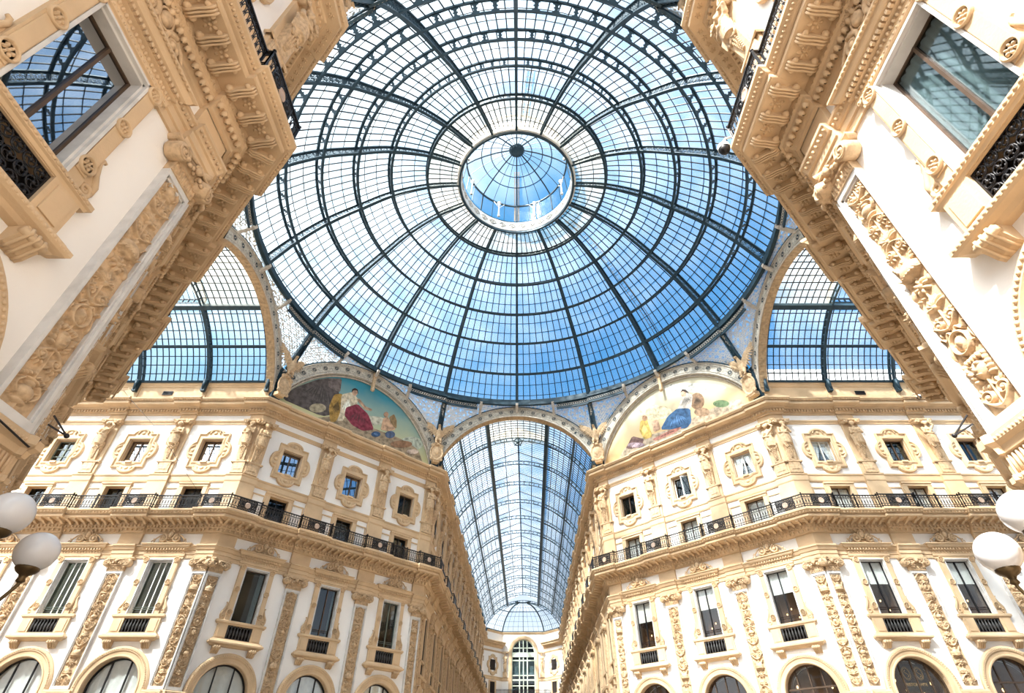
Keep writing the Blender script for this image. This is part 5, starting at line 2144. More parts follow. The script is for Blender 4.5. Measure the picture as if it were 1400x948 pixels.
# main struts standing on the octagon corners
for i in range(8):
    a = PI / 8 + 2 * PI * i / 8
    mb = MB()
    foot, top = polar(19.08, 26.4, a), polar(17.5, 30.3, a)
    t = Vector((-math.sin(a), math.cos(a), 0))
    for s_ in (-1, 1):
        mb.bar(foot + t * s_ * .22 - polar(.1, 0, a), top + t * s_ * .16, .1, .22, polar(1, 0, a))
    mb.bar(foot - polar(.02, 0, a), top + polar(.08, 0, a), .5, .05, polar(1, 0.3, a))
    for k in range(9):
        c = foot.lerp(top, (k + .5) / 9) - polar(.05, 0, a)
        mb.tube([c + t * .13 * math.cos(q) + Vector((0, 0, .15 * math.sin(q))) for q in [2 * PI * m / 8 for m in range(8)]], .025, 4, closed=True)
    mb.bar(polar(19.45, 23.6, a), polar(19.4, 26.5, a), .8, .3, polar(1, 0, a))
    pos = ['far side of the right arm mouth', 'right side of the far arm mouth', 'left side of the far arm mouth', 'far side of the left arm mouth', 'near side of the left arm mouth', 'left side of the near arm mouth', 'right side of the near arm mouth', 'near side of the right arm mouth'][i]
    tag(mb.build('dome_strut', [M['iron']]), 'dark iron strut above the eagle, %s' % pos, 'strut', 'corner struts of the dome')
    mw = Matrix.Translation(polar(19.28, 24.05, a)) @ Matrix.Rotation(a + PI / 2, 4, 'Z')
    place('eagle', make_eagle, mw, 'stone eagle with raised wings on scrolled shield, %s' % pos, 'statue', 'eagles at the octagon corners')
# ------------------------------------------------------------------ painted lunettes in the two far diagonal arches
def paint(name, lo, hi, z0, z1):
    m, nt, out = new_mat(name)
    p = N(nt, 'ShaderNodeBsdfPrincipled')
    p.inputs['Roughness'].default_value = .8
    tc = N(nt, 'ShaderNodeTexCoord')
    sp = N(nt, 'ShaderNodeSeparateXYZ')
    nt.links.new(tc.outputs['Object'], sp.inputs[0])
    nz = N(nt, 'ShaderNodeTexNoise')
    nz.inputs['Scale'].default_value = .6
    nt.links.new(tc.outputs['Object'], nz.inputs['Vector'])
    ad = N(nt, 'ShaderNodeMath', operation='MULTIPLY_ADD')
    ad.inputs[1].default_value = 1.6
    nt.links.new(nz.outputs['Fac'], ad.inputs[0])
    nt.links.new(sp.outputs['Z'], ad.inputs[2])
    mr = N(nt, 'ShaderNodeMapRange')
    mr.inputs[1].default_value = z0 + .8
    mr.inputs[2].default_value = z1 + .8
    nt.links.new(ad.outputs[0], mr.inputs[0])
    mx = N(nt, 'ShaderNodeMix', data_type='RGBA')
    mx.inputs[6].default_value = (*lo, 1)
    mx.inputs[7].default_value = (*hi, 1)
    nt.links.new(mr.outputs[0], mx.inputs[0])
    nt.links.new(mx.outputs[2], p.inputs['Base Color'])
    nt.links.new(p.outputs[0], out.inputs[0])
    return m

def lunette(shapes, deg, bg, label):
    r = tag(empty('painted_lunette', arch_frame(deg)), label, 'painting')
    K = 40
    zb = 23.42
    t0 = math.asin((zb - AZ) / (AR + .02))
    mb = MB()
    mb.prism([((AR + .02) * math.cos(t0 + (PI - 2 * t0) * i / K), AZ + (AR + .02) * math.sin(t0 + (PI - 2 * t0) * i / K)) for i in range(K + 1)], -.45, -.28)
    part(r, 'painted_ground', mb, bg)
    for i, (nm, col, poly) in enumerate(shapes):
        if nm == 'ground':
            poly = [(u, zb if z < 24.45 else z) for u, z in poly]
            if deg < 0:
                poly = [(u, zb if z < 24.0 else z) for u, z in poly]
        y = -.278 + .0022 * i
        mb = MB()
        pts = []
        n = len(poly)
        for k in range(n):                       # soften the corners of the brushed outline
            a, b = poly[k], poly[(k + 1) % n]
            pts += [(a[0] * .88 + b[0] * .12, a[1] * .88 + b[1] * .12), (a[0] * .12 + b[0] * .88, a[1] * .12 + b[1] * .88)]
        mb.prism([(-u, max(z, zb)) for u, z in pts], -.29, y)
        m = surf('paint_' + nm, col, .8, var=.25, nscale=3.2, col2=tuple(c * .4 for c in col))
        po = part(r, 'painted_' + nm, mb, m)
        if nm.split('_')[-1] in ('dress', 'robe', 'cloak', 'cloth', 'animal', 'wall'):
            us, zs_ = [p[0] for p in poly], [p[1] for p in poly]
            cu, cz = sum(us) / n, sum(zs_) / n
            fo = MB()
            rnd = random.Random(i + n)
            for q in range(9):                   # brushed folds
                t = (q + .5) / 9 - .5 + rnd.uniform(-.03, .03)
                wd_, ht_ = (max(us) - min(us)) * .62, (max(zs_) - min(zs_)) * .62
                p0 = (cu + t * wd_ * .45, cz + ht_ * (.44 - .5 * abs(t)))
                p1 = (cu + t * wd_ * .95, cz - ht_ * (.42 - .4 * abs(t)))
                L = math.hypot(p1[0] - p0[0], p1[1] - p0[1]) or 1
                nx, nz = -(p1[1] - p0[1]) / L * .05, (p1[0] - p0[0]) / L * .05
                fo.prism([(-p0[0], p0[1]), (-(p0[0] + p1[0]) / 2 - nx, (p0[1] + p1[1]) / 2 + nz), (-p1[0], p1[1]), (-(p0[0] + p1[0]) / 2 + nx, (p0[1] + p1[1]) / 2 - nz)], y, y + .0012)
            part(po, 'painted_folds', fo, surf('fold_' + nm, tuple(min(1, c * (1.9 if i % 2 else .4) + .02) for c in col), .8, var=.2, nscale=5))
    mb = MB()
    mb.tube([((AR - .08) * math.cos(t0 + (PI - 2 * t0) * i / K), -.2, AZ + (AR - .08) * math.sin(t0 + (PI - 2 * t0) * i / K)) for i in range(K + 1)], .07, 6)
    part(r, 'border_moulding', mb, M['ironl'])

LUN_L = [
('cloud', (0.62, 0.6, 0.48), [(2.2, 26.36), (2.08, 26.1), (1.67, 25.76), (1.06, 25.4), (0.39, 25.11), (-0.22, 24.93), (-0.66, 24.89), (-0.84, 25.0), (-0.74, 25.24), (-0.36, 25.57), (0.21, 25.92), (0.89, 26.23), (1.54, 26.43), (2.01, 26.48)]),
('cloud', (0.5, 0.55, 0.46), [(6.24, 25.72), (6.15, 25.37), (5.82, 24.99), (5.33, 24.66), (4.77, 24.44), (4.25, 24.37), (3.88, 24.46), (3.71, 24.69), (3.78, 25.02), (4.08, 25.39), (4.56, 25.73), (5.12, 25.97), (5.66, 26.05), (6.06, 25.96)]),
('stone_wall', (0.12, 0.1, 0.095), [(-6.93, 24.29), (-6.12, 25.69), (-4.71, 27.18), (-3.69, 27.9), (-3.48, 27.07), (-2.56, 26.99), (-2.24, 25.05), (-3.46, 24.24)]),
('pillar', (0.2, 0.16, 0.15), [(-3.87, 27.77), (-2.69, 28.36), (-2.52, 26.98), (-3.57, 26.99)]),
('ground', (0.36, 0.28, 0.19), [(-6.79, 24.31), (-3.33, 24.35), (1.79, 24.34), (6.75, 24.17), (5.75, 24.98), (3.61, 25.26), (1.45, 25.14), (-2.21, 24.9), (-4.69, 24.33)]),
('basket', (0.45, 0.38, 0.26), [(-3.32, 25.09), (-3.34, 24.89), (-3.49, 24.67), (-3.74, 24.47), (-4.03, 24.34), (-4.31, 24.29), (-4.52, 24.34), (-4.63, 24.48), (-4.61, 24.67), (-4.47, 24.89), (-4.23, 25.09), (-3.94, 25.23), (-3.65, 25.28), (-3.43, 25.23)]),
('ochre_cloak', (0.43, 0.26, 0.07), [(-2.72, 24.08), (-3.14, 25.31), (-2.98, 26.57), (-2.39, 26.97), (-2.0, 26.38), (-2.07, 25.13), (-2.28, 24.23)]),
('pale_dress', (0.72, 0.62, 0.45), [(-2.37, 26.88), (-1.51, 27.56), (-0.81, 27.13), (-0.87, 26.39), (-1.64, 25.93), (-1.66, 24.64), (-2.17, 24.41), (-2.11, 25.28)]),
('crimson_robe', (0.26, 0.045, 0.07), [(-1.72, 25.9), (-0.8, 26.69), (0.36, 26.16), (1.16, 25.02), (0.21, 24.47), (-0.83, 24.58), (-1.7, 25.13)]),
('arm', (0.62, 0.4, 0.27), [(-0.97, 27.06), (-0.75, 27.25), (-0.04, 26.78), (0.61, 26.81), (0.58, 26.6), (-0.05, 26.45)]),
('head', (0.6, 0.38, 0.26), [(-1.05, 27.71), (-1.04, 27.57), (-1.08, 27.44), (-1.16, 27.33), (-1.27, 27.28), (-1.37, 27.29), (-1.46, 27.37), (-1.51, 27.48), (-1.52, 27.62), (-1.48, 27.76), (-1.4, 27.86), (-1.3, 27.91), (-1.19, 27.9), (-1.1, 27.83)]),
('hair', (0.05, 0.03, 0.025), [(-1.55, 27.5), (-1.58, 27.82), (-1.35, 28.05), (-1.08, 28.01), (-0.96, 27.61), (-1.14, 27.89), (-1.43, 27.78)]),
('wing', (0.3, 0.2, 0.1), [(2.36, 26.79), (2.77, 27.31), (3.15, 26.78), (3.25, 26.01), (2.74, 26.15)]),
('child_body', (0.62, 0.4, 0.26), [(1.82, 26.46), (2.22, 26.77), (2.72, 26.23), (3.21, 25.9), (2.47, 25.41), (1.78, 25.28), (1.78, 25.99)]),
('child_head', (0.5, 0.3, 0.2), [(2.23, 27.01), (2.22, 26.89), (2.18, 26.77), (2.1, 26.68), (2.0, 26.64), (1.91, 26.65), (1.83, 26.71), (1.78, 26.81), (1.78, 26.93), (1.83, 27.04), (1.91, 27.13), (2.01, 27.18), (2.1, 27.17), (2.18, 27.11)]),
('blue_cloth', (0.05, 0.1, 0.2), [(1.83, 24.85), (1.81, 24.72), (1.71, 24.59), (1.55, 24.47), (1.36, 24.39), (1.18, 24.37), (1.05, 24.41), (0.99, 24.5), (1.01, 24.62), (1.1, 24.76), (1.26, 24.88), (1.45, 24.96), (1.63, 24.98), (1.76, 24.94)]),
('urn', (0.1, 0.14, 0.24), [(3.21, 25.4), (3.19, 25.24), (3.08, 25.07), (2.9, 24.93), (2.69, 24.84), (2.49, 24.82), (2.34, 24.88), (2.26, 25.0), (2.28, 25.16), (2.39, 25.33), (2.57, 25.47), (2.78, 25.56), (2.98, 25.58), (3.14, 25.52)]),
('fruit', (0.3, 0.17, 0.1), [(5.08, 25.21), (4.99, 25.02), (4.7, 24.78), (4.27, 24.54), (3.79, 24.35), (3.35, 24.24), (3.04, 24.24), (2.91, 24.34), (2.99, 24.52), (3.26, 24.75), (3.68, 24.99), (4.16, 25.18), (4.61, 25.3), (4.94, 25.31)]),
('flowers', (0.62, 0.5, 0.42), [(5.83, 24.75), (5.78, 24.62), (5.62, 24.47), (5.38, 24.33), (5.11, 24.23), (4.86, 24.18), (4.68, 24.19), (4.6, 24.27), (4.64, 24.39), (4.8, 24.53), (5.04, 24.68), (5.31, 24.78), (5.56, 24.84), (5.75, 24.82)]),
]
LUN_R = [
('cloud', (0.75, 0.74, 0.66), [(5.25, 26.08), (4.94, 26.04), (4.18, 26.26), (3.08, 26.73), (1.81, 27.36), (0.64, 28.04), (-0.18, 28.63), (-0.46, 28.99), (-0.1, 29.03), (0.79, 28.74), (2.01, 28.21), (3.28, 27.55), (4.35, 26.9), (5.04, 26.39)]),
('glow_cloud', (0.85, 0.72, 0.5), [(0.26, 26.09), (0.05, 25.87), (-0.42, 25.82), (-1.07, 25.96), (-1.77, 26.28), (-2.39, 26.71), (-2.8, 27.16), (-2.91, 27.56), (-2.69, 27.8), (-2.18, 27.84), (-1.5, 27.67), (-0.79, 27.33), (-0.2, 26.9), (0.18, 26.46)]),
('ground', (0.55, 0.45, 0.34), [(-6.08, 24.38), (-2.89, 24.41), (1.61, 24.25), (6.62, 24.25), (5.83, 24.79), (2.79, 24.89), (0.46, 24.54), (-2.78, 25.0), (-4.79, 24.8)]),
('foliage', (0.18, 0.27, 0.14), [(5.1, 24.64), (5.0, 24.53), (4.8, 24.51), (4.54, 24.56), (4.26, 24.69), (4.02, 24.88), (3.87, 25.07), (3.84, 25.24), (3.94, 25.35), (4.15, 25.37), (4.42, 25.31), (4.7, 25.17), (4.93, 24.99), (5.08, 24.8)]),
('brown_animal', (0.3, 0.19, 0.12), [(3.23, 25.77), (3.09, 25.47), (2.87, 25.29), (2.6, 25.25), (2.34, 25.37), (2.14, 25.63), (2.04, 25.97), (2.06, 26.33), (2.2, 26.64), (2.43, 26.83), (2.7, 26.86), (2.96, 26.73), (3.16, 26.47), (3.25, 26.12)]),
('animal_legs', (0.36, 0.25, 0.17), [(3.42, 24.63), (3.32, 24.5), (3.11, 24.45), (2.84, 24.49), (2.56, 24.61), (2.32, 24.8), (2.18, 25.02), (2.15, 25.22), (2.26, 25.36), (2.47, 25.41), (2.75, 25.37), (3.03, 25.23), (3.26, 25.04), (3.4, 24.83)]),
('pale_dress', (0.72, 0.66, 0.6), [(0.78, 26.13), (1.45, 26.95), (1.94, 27.28), (2.42, 26.76), (1.96, 25.58)]),
('blue_robe', (0.06, 0.14, 0.29), [(-1.08, 24.98), (-0.19, 25.89), (0.83, 26.2), (1.92, 25.69), (1.75, 24.47), (1.24, 24.11), (-0.07, 24.55)]),
('head', (0.6, 0.4, 0.28), [(1.88, 27.18), (1.83, 27.07), (1.75, 27.0), (1.64, 26.99), (1.54, 27.04), (1.46, 27.14), (1.42, 27.27), (1.43, 27.4), (1.48, 27.51), (1.56, 27.58), (1.67, 27.58), (1.77, 27.53), (1.85, 27.43), (1.89, 27.31)]),
('hair', (0.06, 0.04, 0.035), [(1.39, 27.5), (1.64, 27.76), (1.95, 27.56), (2.15, 27.08), (1.89, 27.3), (1.68, 27.55)]),
('pink_cloth', (0.55, 0.25, 0.2), [(-2.03, 24.42), (-0.07, 24.55), (0.87, 24.4), (0.2, 24.15), (-1.71, 24.16)]),
('yellow_robe', (0.68, 0.47, 0.14), [(-2.85, 26.55), (-2.19, 26.6), (-1.93, 24.65), (-2.74, 24.69), (-3.09, 25.66)]),
('child_head', (0.45, 0.27, 0.17), [(-2.08, 26.55), (-2.13, 26.45), (-2.22, 26.39), (-2.33, 26.38), (-2.44, 26.43), (-2.53, 26.53), (-2.59, 26.65), (-2.59, 26.78), (-2.55, 26.89), (-2.46, 26.95), (-2.35, 26.95), (-2.23, 26.9), (-2.14, 26.8), (-2.09, 26.68)]),
('second_child', (0.62, 0.4, 0.28), [(-1.81, 26.08), (-1.16, 25.98), (-1.07, 25.02), (-1.74, 24.97)]),
('dark_beast', (0.22, 0.13, 0.12), [(-4.65, 24.66), (-3.87, 25.5), (-2.78, 24.78), (-3.12, 24.19), (-4.41, 24.45)]),
('lilac_cloth', (0.4, 0.3, 0.34), [(-2.81, 24.2), (-2.91, 24.13), (-3.16, 24.14), (-3.5, 24.22), (-3.87, 24.37), (-4.2, 24.55), (-4.43, 24.73), (-4.5, 24.87), (-4.39, 24.94), (-4.14, 24.93), (-3.79, 24.84), (-3.41, 24.69), (-3.09, 24.51), (-2.88, 24.33)]),
]

lunette(LUN_L, 45, paint('painted_teal_sky', (.52, .50, .28), (.035, .24, .33), 24.6, 28.4), 'half round painting of a seated robed figure under teal sky, left diagonal arch')
lunette(LUN_R, -45, paint('painted_golden_sky', (.62, .43, .21), (.55, .51, .38), 24.2, 27.6), 'half round painting of robed figures on golden sky, right diagonal arch')

# ------------------------------------------------------------------ populate the facades
WTXT = {'FLD': 'left diagonal facade', 'FRD': 'right diagonal facade', 'LA': 'left arm wall', 'RA': 'right arm wall',
        'NL': 'near left wall', 'NR': 'near right wall', 'NLD': 'near left diagonal wall', 'NRD': 'near right diagonal wall',
        'FL': 'left side of the far arm', 'FR': 'right side of the far arm'}

def from_end(k, i, n):
    """position phrase along the wall"""
    if k in ('FLD', 'LA'):
        j = i if k == 'FLD' else None
    if k == 'FLD':
        return ['left bay', 'middle bay', 'right bay', 'right end'][min(i, 3)]
    if k == 'FRD':
        return ['right bay', 'middle bay', 'left bay', 'left end'][min(i, 3)]
    return '%s bay from corner' % ORD[i]

TV = {('FLD', 0): 'open', ('FLD', 1): 'dark', ('FLD', 2): 'reflect', ('LA', 0): 'green', ('LA', 1): 'green', ('NL', 0): 'near', ('NR', 0): 'white'}
TXT = {'open': 'dark glass and one pale curtain', 'dark': 'dark panes and pale curtain edge', 'reflect': 'panes mirroring golden lattice', 'green': 'greenish, two white mullions',
       'blind': 'white half-drawn blinds', 'near': 'panes mirroring the roof', 'white': 'white curtains behind the panes'}
QV = {('FLD', 0): 'blue', ('FLD', 1): 'blue', ('FLD', 2): 'dark', ('FRD', 2): 'dark', ('FRD', 1): 'ajar', ('FRD', 0): 'drape', ('RA', 0): 'drape', ('RA', 1): 'dark', ('LA', 0): 'blue', ('LA', 1): 'blue', ('LA', 2): 'grid'}
QTXT = {'blue': 'panes reflecting blue sky', 'dark': 'dark panes', 'ajar': 'one sash ajar', 'drape': 'white drapes parted inside', 'grid': 'six small panes'}
AV = {'RA': 'rail', 'FRD': 'rail'}
for k in ('FLD', 'FRD', 'LA', 'RA', 'NL', 'NR', 'NLD', 'NRD'):
    P, C = SPEC[k]
    w = W[k]
    near = k in ('NL', 'NR')
    for i, c in enumerate(C):
        if near and i > 1:
            continue
        ph = from_end(k, i, len(C)) + ' of the ' + WTXT[k] if k in ('FLD', 'FRD') else WTXT[k] + ', ' + from_end(k, i, len(C))
        v = TV.get((k, i), 'blind' if k in ('FRD', 'RA') else ('white' if k == 'NR' else 'dark'))
        place(('tall', v, near), lambda: make_tall_window(v, near), w.mat(c), 'tall window, %s, %s' % (TXT[v], ph), 'window', 'tall pedimented windows')
        if k in ('FLD', 'FRD', 'LA', 'RA', 'NL', 'NR'):
            qv = QV.get((k, i), 'dark')
            place(('quat', qv), lambda: make_quatrefoil(qv), w.mat(c), 'quatrefoil window, %s, %s' % (QTXT[qv], ph), 'window', 'quatrefoil windows')
            bl = k in ('FRD', 'RA')
            place(('attic', bl), lambda: make_attic_window(bl), w.mat(c), '%s, %s' % ('attic window with white blinds' if bl else 'dark attic window behind railing', ph), 'window', 'attic windows')
        av = 'sheet' if k in ('FLD', 'LA', 'NL', 'NLD') else 'rail'
        if (k, i) == ('RA', 0):
            av = 'sign'
        at_ = {'sheet': 'white sheets inside', 'rail': 'brown lamplit interior', 'sign': 'emblems and lettering on board'}[av]
        place(('arch_win', av), lambda: make_arched_window(av), w.mat(c), 'arched window, %s, %s' % (at_, ph), 'window', 'round arched windows')
    for i, p in enumerate(P):
        if near and i > 1:
            continue
        cor = p < .6 or p > w.L - .6
        s = p if not cor else (.385 if p < .6 else w.L - .385)
        ph = ('%s from the corner, %s' if k not in ('FLD', 'FRD') else '%s from the outer corner, %s') % (ORD[i], WTXT[k])
        key = 'near' if near else ('corner' if cor else 'mid')
        hw = .40 if cor else .48
        sd = {'near': 4 if k == 'NL' else 23, 'corner': 31, 'mid': 12}[key]
        place(('pil', key, cor, k if near else 0), lambda: make_pilaster(hw, sd, near), w.mat(s), 'tall pilaster with carved scroll panel, %s' % ph, 'pilaster', 'carved pilasters')
        if k in ('NLD', 'NRD'):
            continue
        pose = (i * 2 + {'FLD': 0, 'LA': 1, 'FRD': 2, 'RA': 1, 'NL': 0, 'NR': 2}[k]) % 3
        place(('stat', pose), lambda: make_statue(pose), w.mat(s), 'draped stone figure, %s, %s' % (['arms crossed', 'bearded, hand at chest', 'arm raised to head'][pose], ph), 'statue', 'stone figures below the main cornice')
    # railings
    if k in ('LA', 'RA', 'FLD', 'FRD', 'NL', 'NR', 'NLD', 'NRD'):
        for i, p in enumerate(P):
            ph = '%s stretch from the %s corner, %s' % (ORD[i], 'octagon' if k not in ('FLD', 'FRD') else 'outer', WTXT[k])
            lab = 'black wrought iron balcony railing, ' + ph
            if p < .6:
                place(('railc', w.sg), lambda: make_rail_corner(w.sg), w.mat(0), lab, 'railing', 'balcony railings')
            elif p > w.L - .6:
                place(('railc', -w.sg), lambda: make_rail_corner(-w.sg), w.mat(w.L), lab, 'railing', 'balcony railings')
            else:
                place('railm', make_rail_mid, w.mat(p), lab, 'railing', 'balcony railings')

FM_ = far_meshes()
for k in ('FL', 'FR'):
    P, C = SPEC[k]
    w = W[k]
    def put(nm, s, label, cat, grp):
        o = bpy.data.objects.new(nm, FM_[nm])
        COL.objects.link(o)
        o.matrix_world = w.mat(s)
        tag(o, label, cat, grp)
    for i, c in enumerate(C):
        ph = '%s bay along the %s' % (ORD[i], WTXT[k])
        put('tall_window', c, 'small looking tall pedimented window, ' + ph, 'window', 'far arm tall windows')
        put('quatrefoil_window', c, 'small looking quatrefoil window, ' + ph, 'window', 'far arm quatrefoil windows')
        put('attic_window', c, 'small looking dark attic window, ' + ph, 'window', 'far arm attic windows')
        put('arched_window', c, 'small looking round arched window, ' + ph, 'window', 'far arm arched windows')
    for i, p in enumerate(P):
        ph = '%s pier along the %s' % (ORD[i], WTXT[k])
        put('pilaster', max(p, .5), 'small looking carved pilaster, ' + ph, 'pilaster', 'far arm pilasters')
        put('term_statue', max(p, .5), 'small looking stone figure, ' + ph, 'statue', 'far arm stone figures')
        if i:
            put('balcony_railing', p, 'dark iron railing stretch, ' + ph, 'railing', 'far arm railings')
    place(('railc', w.sg), lambda: make_rail_corner(w.sg), w.mat(0), 'black iron railing turning the octagon corner into the %s' % WTXT[k], 'railing', 'balcony railings')

# side windows of the polygonal far end
for mw, L, tx in ((mwL, LL, 'left'), (mwR, LR, 'right')):
    for nm, lab in (('quatrefoil_window', 'quatrefoil window on the angled %s face of the far end'), ('attic_window', 'dark attic window on the angled %s face of the far end')):
        o = bpy.data.objects.new(nm, FM_[nm])
        COL.objects.link(o)
        o.matrix_world = mw @ Matrix.Translation((L * .5, 0, 0))
        tag(o, lab % tx, 'window')
    o = bpy.data.objects.new('term_statue', FM_['term_statue'])
    COL.objects.link(o)
    o.matrix_world = mwE @ Matrix.Translation((LE - .6 if tx == 'left' else .6, 0, 0))
    tag(o, 'small stone figure on the %s edge of the far end wall' % tx, 'statue')

# ------------------------------------------------------------------ globe lamps on brackets
def globe_lamp(k, globes, label):
    w = W[k]
    base = w.P(.55, .12, 2.7)
    r = tag(empty('globe_lamp', Matrix.Translation(base)), label, 'lamp', 'globe lamps')
    def loc(p):
        return Vector(p) - base
    mb = MB()
    mb.loft([[loc(w.P(.55 + x, n, 2.7 + z)) for x, z in ((-.16, -.5), (.16, -.5), (.2, 0), (.16, .5), (-.16, .5), (-.2, 0))] for n in (0, .14)], True, False, True, True)
    part(r, 'wall_plate', mb, M['brass'])
    hub = w.P(.55, 1.05, 2.95)
    mb = MB()
    pts = [w.P(.55, .14, 2.5), w.P(.55, .5, 2.42), w.P(.55, .85, 2.6), hub]
    mb.tube([loc(p) for p in pts], [.06, .05, .045, .05], 8)
    mb.tube([loc(w.P(.55, .14, 2.9)), loc(w.P(.55, .4, 2.85)), loc(w.P(.55, .62, 2.55))], .025, 6)
    mb.ball(loc(hub), .09, 10, 7)
    part(r, 'main_arm', mb, M['brass'])
    for s, n, z, rad in globes:
        c = w.P(s, n, z)
        f = c - Vector((0, 0, rad))
        mb = MB()
        q1 = hub.lerp(f, .35) + Vector((0, 0, -.22))
        q2 = hub.lerp(f, .8) + Vector((0, 0, -.26))
        P_ = [hub, hub.lerp(q1, .6) + Vector((0, 0, -.03)), q1, hub.lerp(f, .6) + Vector((0, 0, -.29)), q2, f + Vector((0, 0, -.16)), f + Vector((0, 0, -.06))]
        mb.tube([loc(p) for p in P_], .02, 8)
        part(r, 'curved_arm', mb, M['brass'])
        mb = MB()
        fl = loc(f)
        mb.lathe([(.02, -.14), (.05, -.12), (.035, -.08), (.05, -.05), (.10, -.02), (.125, .015), (.125, .045), (.11, .05), (.10, .03), (0, .03)], 20, tuple(fl))
        part(r, 'fitting', mb, M['brass'])
        mb = MB()
        cl = loc(c)
        mb.ball(tuple(cl), rad, 40, 28)
        mb.lathe([(.085, -rad + .0), (.09, -rad - .02), (.08, -rad - .03)], 20, tuple(cl))
        part(r, 'opal_globe', mb, M['globe'])

globe_lamp('NL', [(.22, 1.5, 3.85, .225), (.86, 1.5, 4.07, .235)], 'pair of greyish opal globe lamps on a dark bracket at the left edge')
globe_lamp('NR', [(.45, 1.5, 3.76, .225), (1.07, 1.5, 3.99, .235)], 'pair of bright white opal globe lamps on a brass bracket at the right edge')

# roof storey standing back behind the right vault
mb = MB()
w = W['RA']
mb.loft([[w.P(s, -n, z) for s in (1.5, 21)] for n, z in ((2.0, 23.5), (2.0, 27.6), (1.9, 27.65), (1.9, 27.9), (2.1, 27.95), (2.6, 28.0), (2.6, 23.5))], False)
struct(mb.build('wall_right_roof', [M['plaster']]))

# ------------------------------------------------------------------ small fittings
def camera_fit(loc, label, arm):
    r = tag(empty('security_camera', Matrix.Translation(loc)), label, 'camera')
    mb = MB()
    mb.tube([(0, 0, .12), (0, 0, .3), (arm[0] * .4, arm[1] * .4, .42), arm], .03, 8)
    mb.lathe([(.05, .2), (.16, .14), (.17, .02), (.16, 0)], 16)
    part(r, 'housing', mb, M['whitef'])
    mb = MB()
    mb.ball((0, 0, 0), (.15, .15, .17), 16, 10)
    part(r, 'dome_cover', mb, M['black'])
camera_fit((5.72, -17.35, 14.95), 'black dome security camera hanging off the near right balcony corner', (.28, -.2, .3))
pc = W['RA'].P(10.45, 1.15, 23.05)
camera_fit(pc, 'black dome camera on a gooseneck under the right vault', (0, .5, .5))
for k, tx in (('NL', 'left'), ('NR', 'right')):
    w = W[k]
    mb = MB()
    b0 = w.P(-.1, .26, 5.86)
    for dz, dn in ((0, .0), (.16, .02)):
        mb.bar(b0 + Vector((0, 0, dz)), w.P(-.34, .42, 5.80), .02, .02)
    mb.ball(w.P(-.34, .42, 5.80), .04, 8, 5)
    tag(mb.build('spotlight_bracket', [M['black']]), 'small black forked bracket sticking out from the near %s pilaster' % tx, 'bracket')
for k, s, tx in (('LA', 7.7, 'left'), ('RA', 7.3, 'right')):
    w = W[k]
    r = tag(empty('vent_grille', w.mat(s)), 'small dark vent in the parapet under the %s vault' % tx, 'vent')
    mb = MB()
    frame_rect(mb, .36, 24.05, 24.35, .04, .02, .09)
    for i in range(6):
        mb.box(-.33, .33, .03, .075, 24.1 + .04 * i, 24.115 + .04 * i)
    mb.box(-.33, .33, .02, .042, 24.08, 24.32)
    part(r, 'grille', mb, M['black'])
w = W['LA']
mb = MB()
mb.tube([w.P(11.0, .1, 24.4), w.P(9.6, 1.05, 23.2), w.P(6.2, 1.12, 20.4), w.P(1.5, 1.3, 15.75)], .012, 5)
tag(mb.build('cable', [M['black']]), 'thin dark cable slanting across the far wall of the left arm', 'cable')
w = W['NL']
mb = MB()
mb.tube([w.P(1.6, .36, 5.75), w.P(.7, .37, 5.45), w.P(.0, .3, 5.42), w.P(-.1, .3, 5.6)], .016, 6)
tag(mb.build('cable', [M['black']]), 'short black cable sagging across the base of the near left pilaster', 'cable')

# ------------------------------------------------------------------ sky, sun, camera
SUN = Vector((-.50, -.60, .0)).normalized() * math.cos(math.radians(50)) + Vector((0, 0, math.sin(math.radians(50))))
wd = bpy.data.worlds.new('sky')
scene.world = wd
wd.use_nodes = True
nt = wd.node_tree
nt.nodes.clear()
out = N(nt, 'ShaderNodeOutputWorld')
bg = N(nt, 'ShaderNodeBackground')
tc = N(nt, 'ShaderNodeTexCoord')
dot = N(nt, 'ShaderNodeVectorMath', operation='DOT_PRODUCT')
nt.links.new(tc.outputs['Generated'], dot.inputs[0])
dot.inputs[1].default_value = Vector((-.8, -.55, .25)).normalized()      # bright haze on the sun side of the sky
ds = N(nt, 'ShaderNodeVectorMath', operation='DOT_PRODUCT')
nt.links.new(tc.outputs['Generated'], ds.inputs[0])
ds.inputs[1].default_value = SUN
nz = N(nt, 'ShaderNodeTexNoise')
nz.inputs['Scale'].default_value = 2.6
nz.inputs['Detail'].default_value = 5
nz.inputs['Roughness'].default_value = .55
nt.links.new(tc.outputs['Generated'], nz.inputs['Vector'])
mad = N(nt, 'ShaderNodeMath', operation='MULTIPLY_ADD')
mad.inputs[1].default_value = .7
nt.links.new(nz.outputs['Fac'], mad.inputs[0])
nt.links.new(dot.outputs['Value'], mad.inputs[2])
cr = N(nt, 'ShaderNodeValToRGB')
nt.links.new(mad.outputs[0], cr.inputs[0])
E_ = cr.color_ramp.elements
stops = [(0.0, (.040, .24, .53)), (.30, (.066, .30, .60)), (.50, (.23, .48, .66)), (.76, (.50, .63, .71)), (1.0, (1.5, 1.55, 1.55))]
E_[0].position, E_[0].color = stops[0][0], (*stops[0][1], 1)
E_[1].position, E_[1].color = stops[-1][0], (*stops[-1][1], 1)
for p, c in stops[1:-1]:
    e = E_.new(p)
    e.color = (*c, 1)
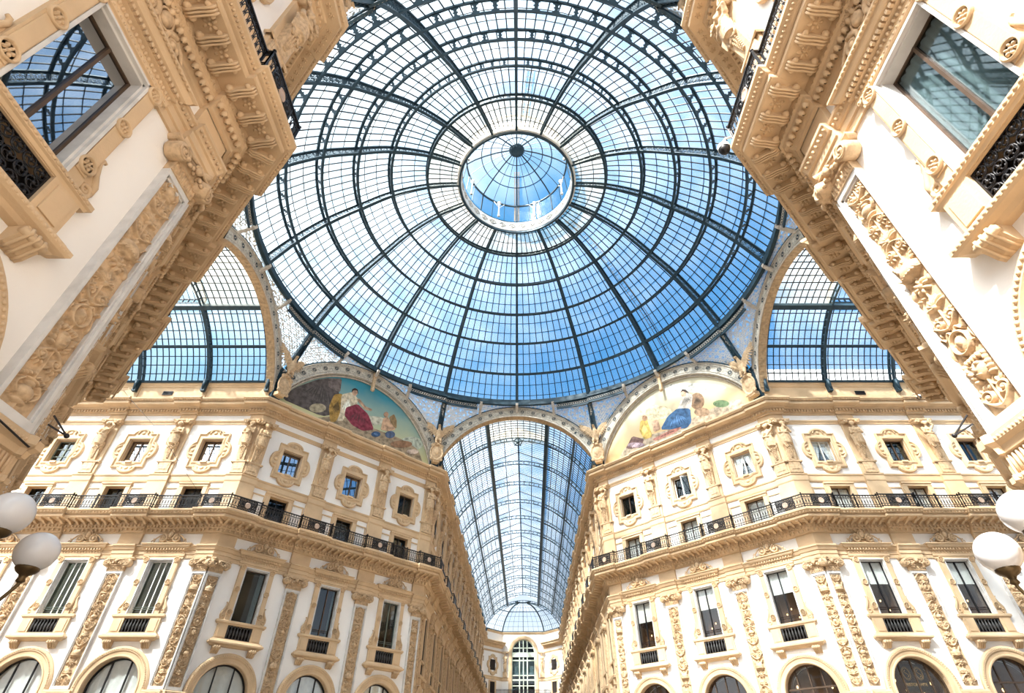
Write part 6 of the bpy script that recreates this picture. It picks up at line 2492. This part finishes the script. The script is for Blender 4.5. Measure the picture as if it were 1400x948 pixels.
# bright hazy glare round the sun
gl = N(nt, 'ShaderNodeMapRange')
gl.inputs[1].default_value = .82
gl.inputs[2].default_value = 1.0
gl.inputs[3].default_value = 1.0
gl.inputs[4].default_value = 8.0
nt.links.new(ds.outputs['Value'], gl.inputs[0])
# white haze low above the roofs
sx_ = N(nt, 'ShaderNodeSeparateXYZ')
nt.links.new(tc.outputs['Generated'], sx_.inputs[0])
hz = N(nt, 'ShaderNodeMapRange')
hz.inputs[1].default_value = .42
hz.inputs[2].default_value = .18
hz.inputs[3].default_value = 0.0
hz.inputs[4].default_value = .9
nt.links.new(sx_.outputs['Z'], hz.inputs[0])
hm = N(nt, 'ShaderNodeMix', data_type='RGBA')
hm.inputs[7].default_value = (.80, .83, .86, 1)
nt.links.new(hz.outputs[0], hm.inputs[0])
nt.links.new(cr.outputs[0], hm.inputs[6])
nt.links.new(hm.outputs[2], bg.inputs[0])
nt.links.new(gl.outputs[0], bg.inputs[1])
nt.links.new(bg.outputs[0], out.inputs[0])

sd = bpy.data.lights.new('sun', 'SUN')
sd.energy = 10.5
sd.angle = math.radians(2.5)
sd.color = (1.0, .94, .84)
so = bpy.data.objects.new('sun', sd)
COL.objects.link(so)
so.rotation_euler = (-SUN).to_track_quat('-Z', 'Y').to_euler()
so.location = SUN * 60

cam = bpy.data.cameras.new('camera')
co = bpy.data.objects.new('camera', cam)
COL.objects.link(co)
cam.sensor_fit = 'HORIZONTAL'
cam.sensor_width = 36
cam.lens = 722.32 / 1400 * 36
cam.shift_x = -7.889 / 1400
cam.shift_y = .71 / 1400
cam.clip_end = 400
co.location = (.122, -24.842, 1.6)
co.rotation_euler = (math.radians(90 + 40.176), 0, math.radians(.059))
scene.camera = co
vs = scene.view_settings
vs.view_transform = 'Standard'
vs.look = 'None'
vs.gamma = 1
vs.use_curve_mapping = False
vs.exposure = 0.65
cy = scene.cycles
cy.max_bounces = 10
cy.diffuse_bounces = 4
cy.glossy_bounces = 3
cy.transparent_max_bounces = 24
cy.sample_clamp_indirect = 6
cy.caustics_reflective = False
cy.caustics_refractive = False
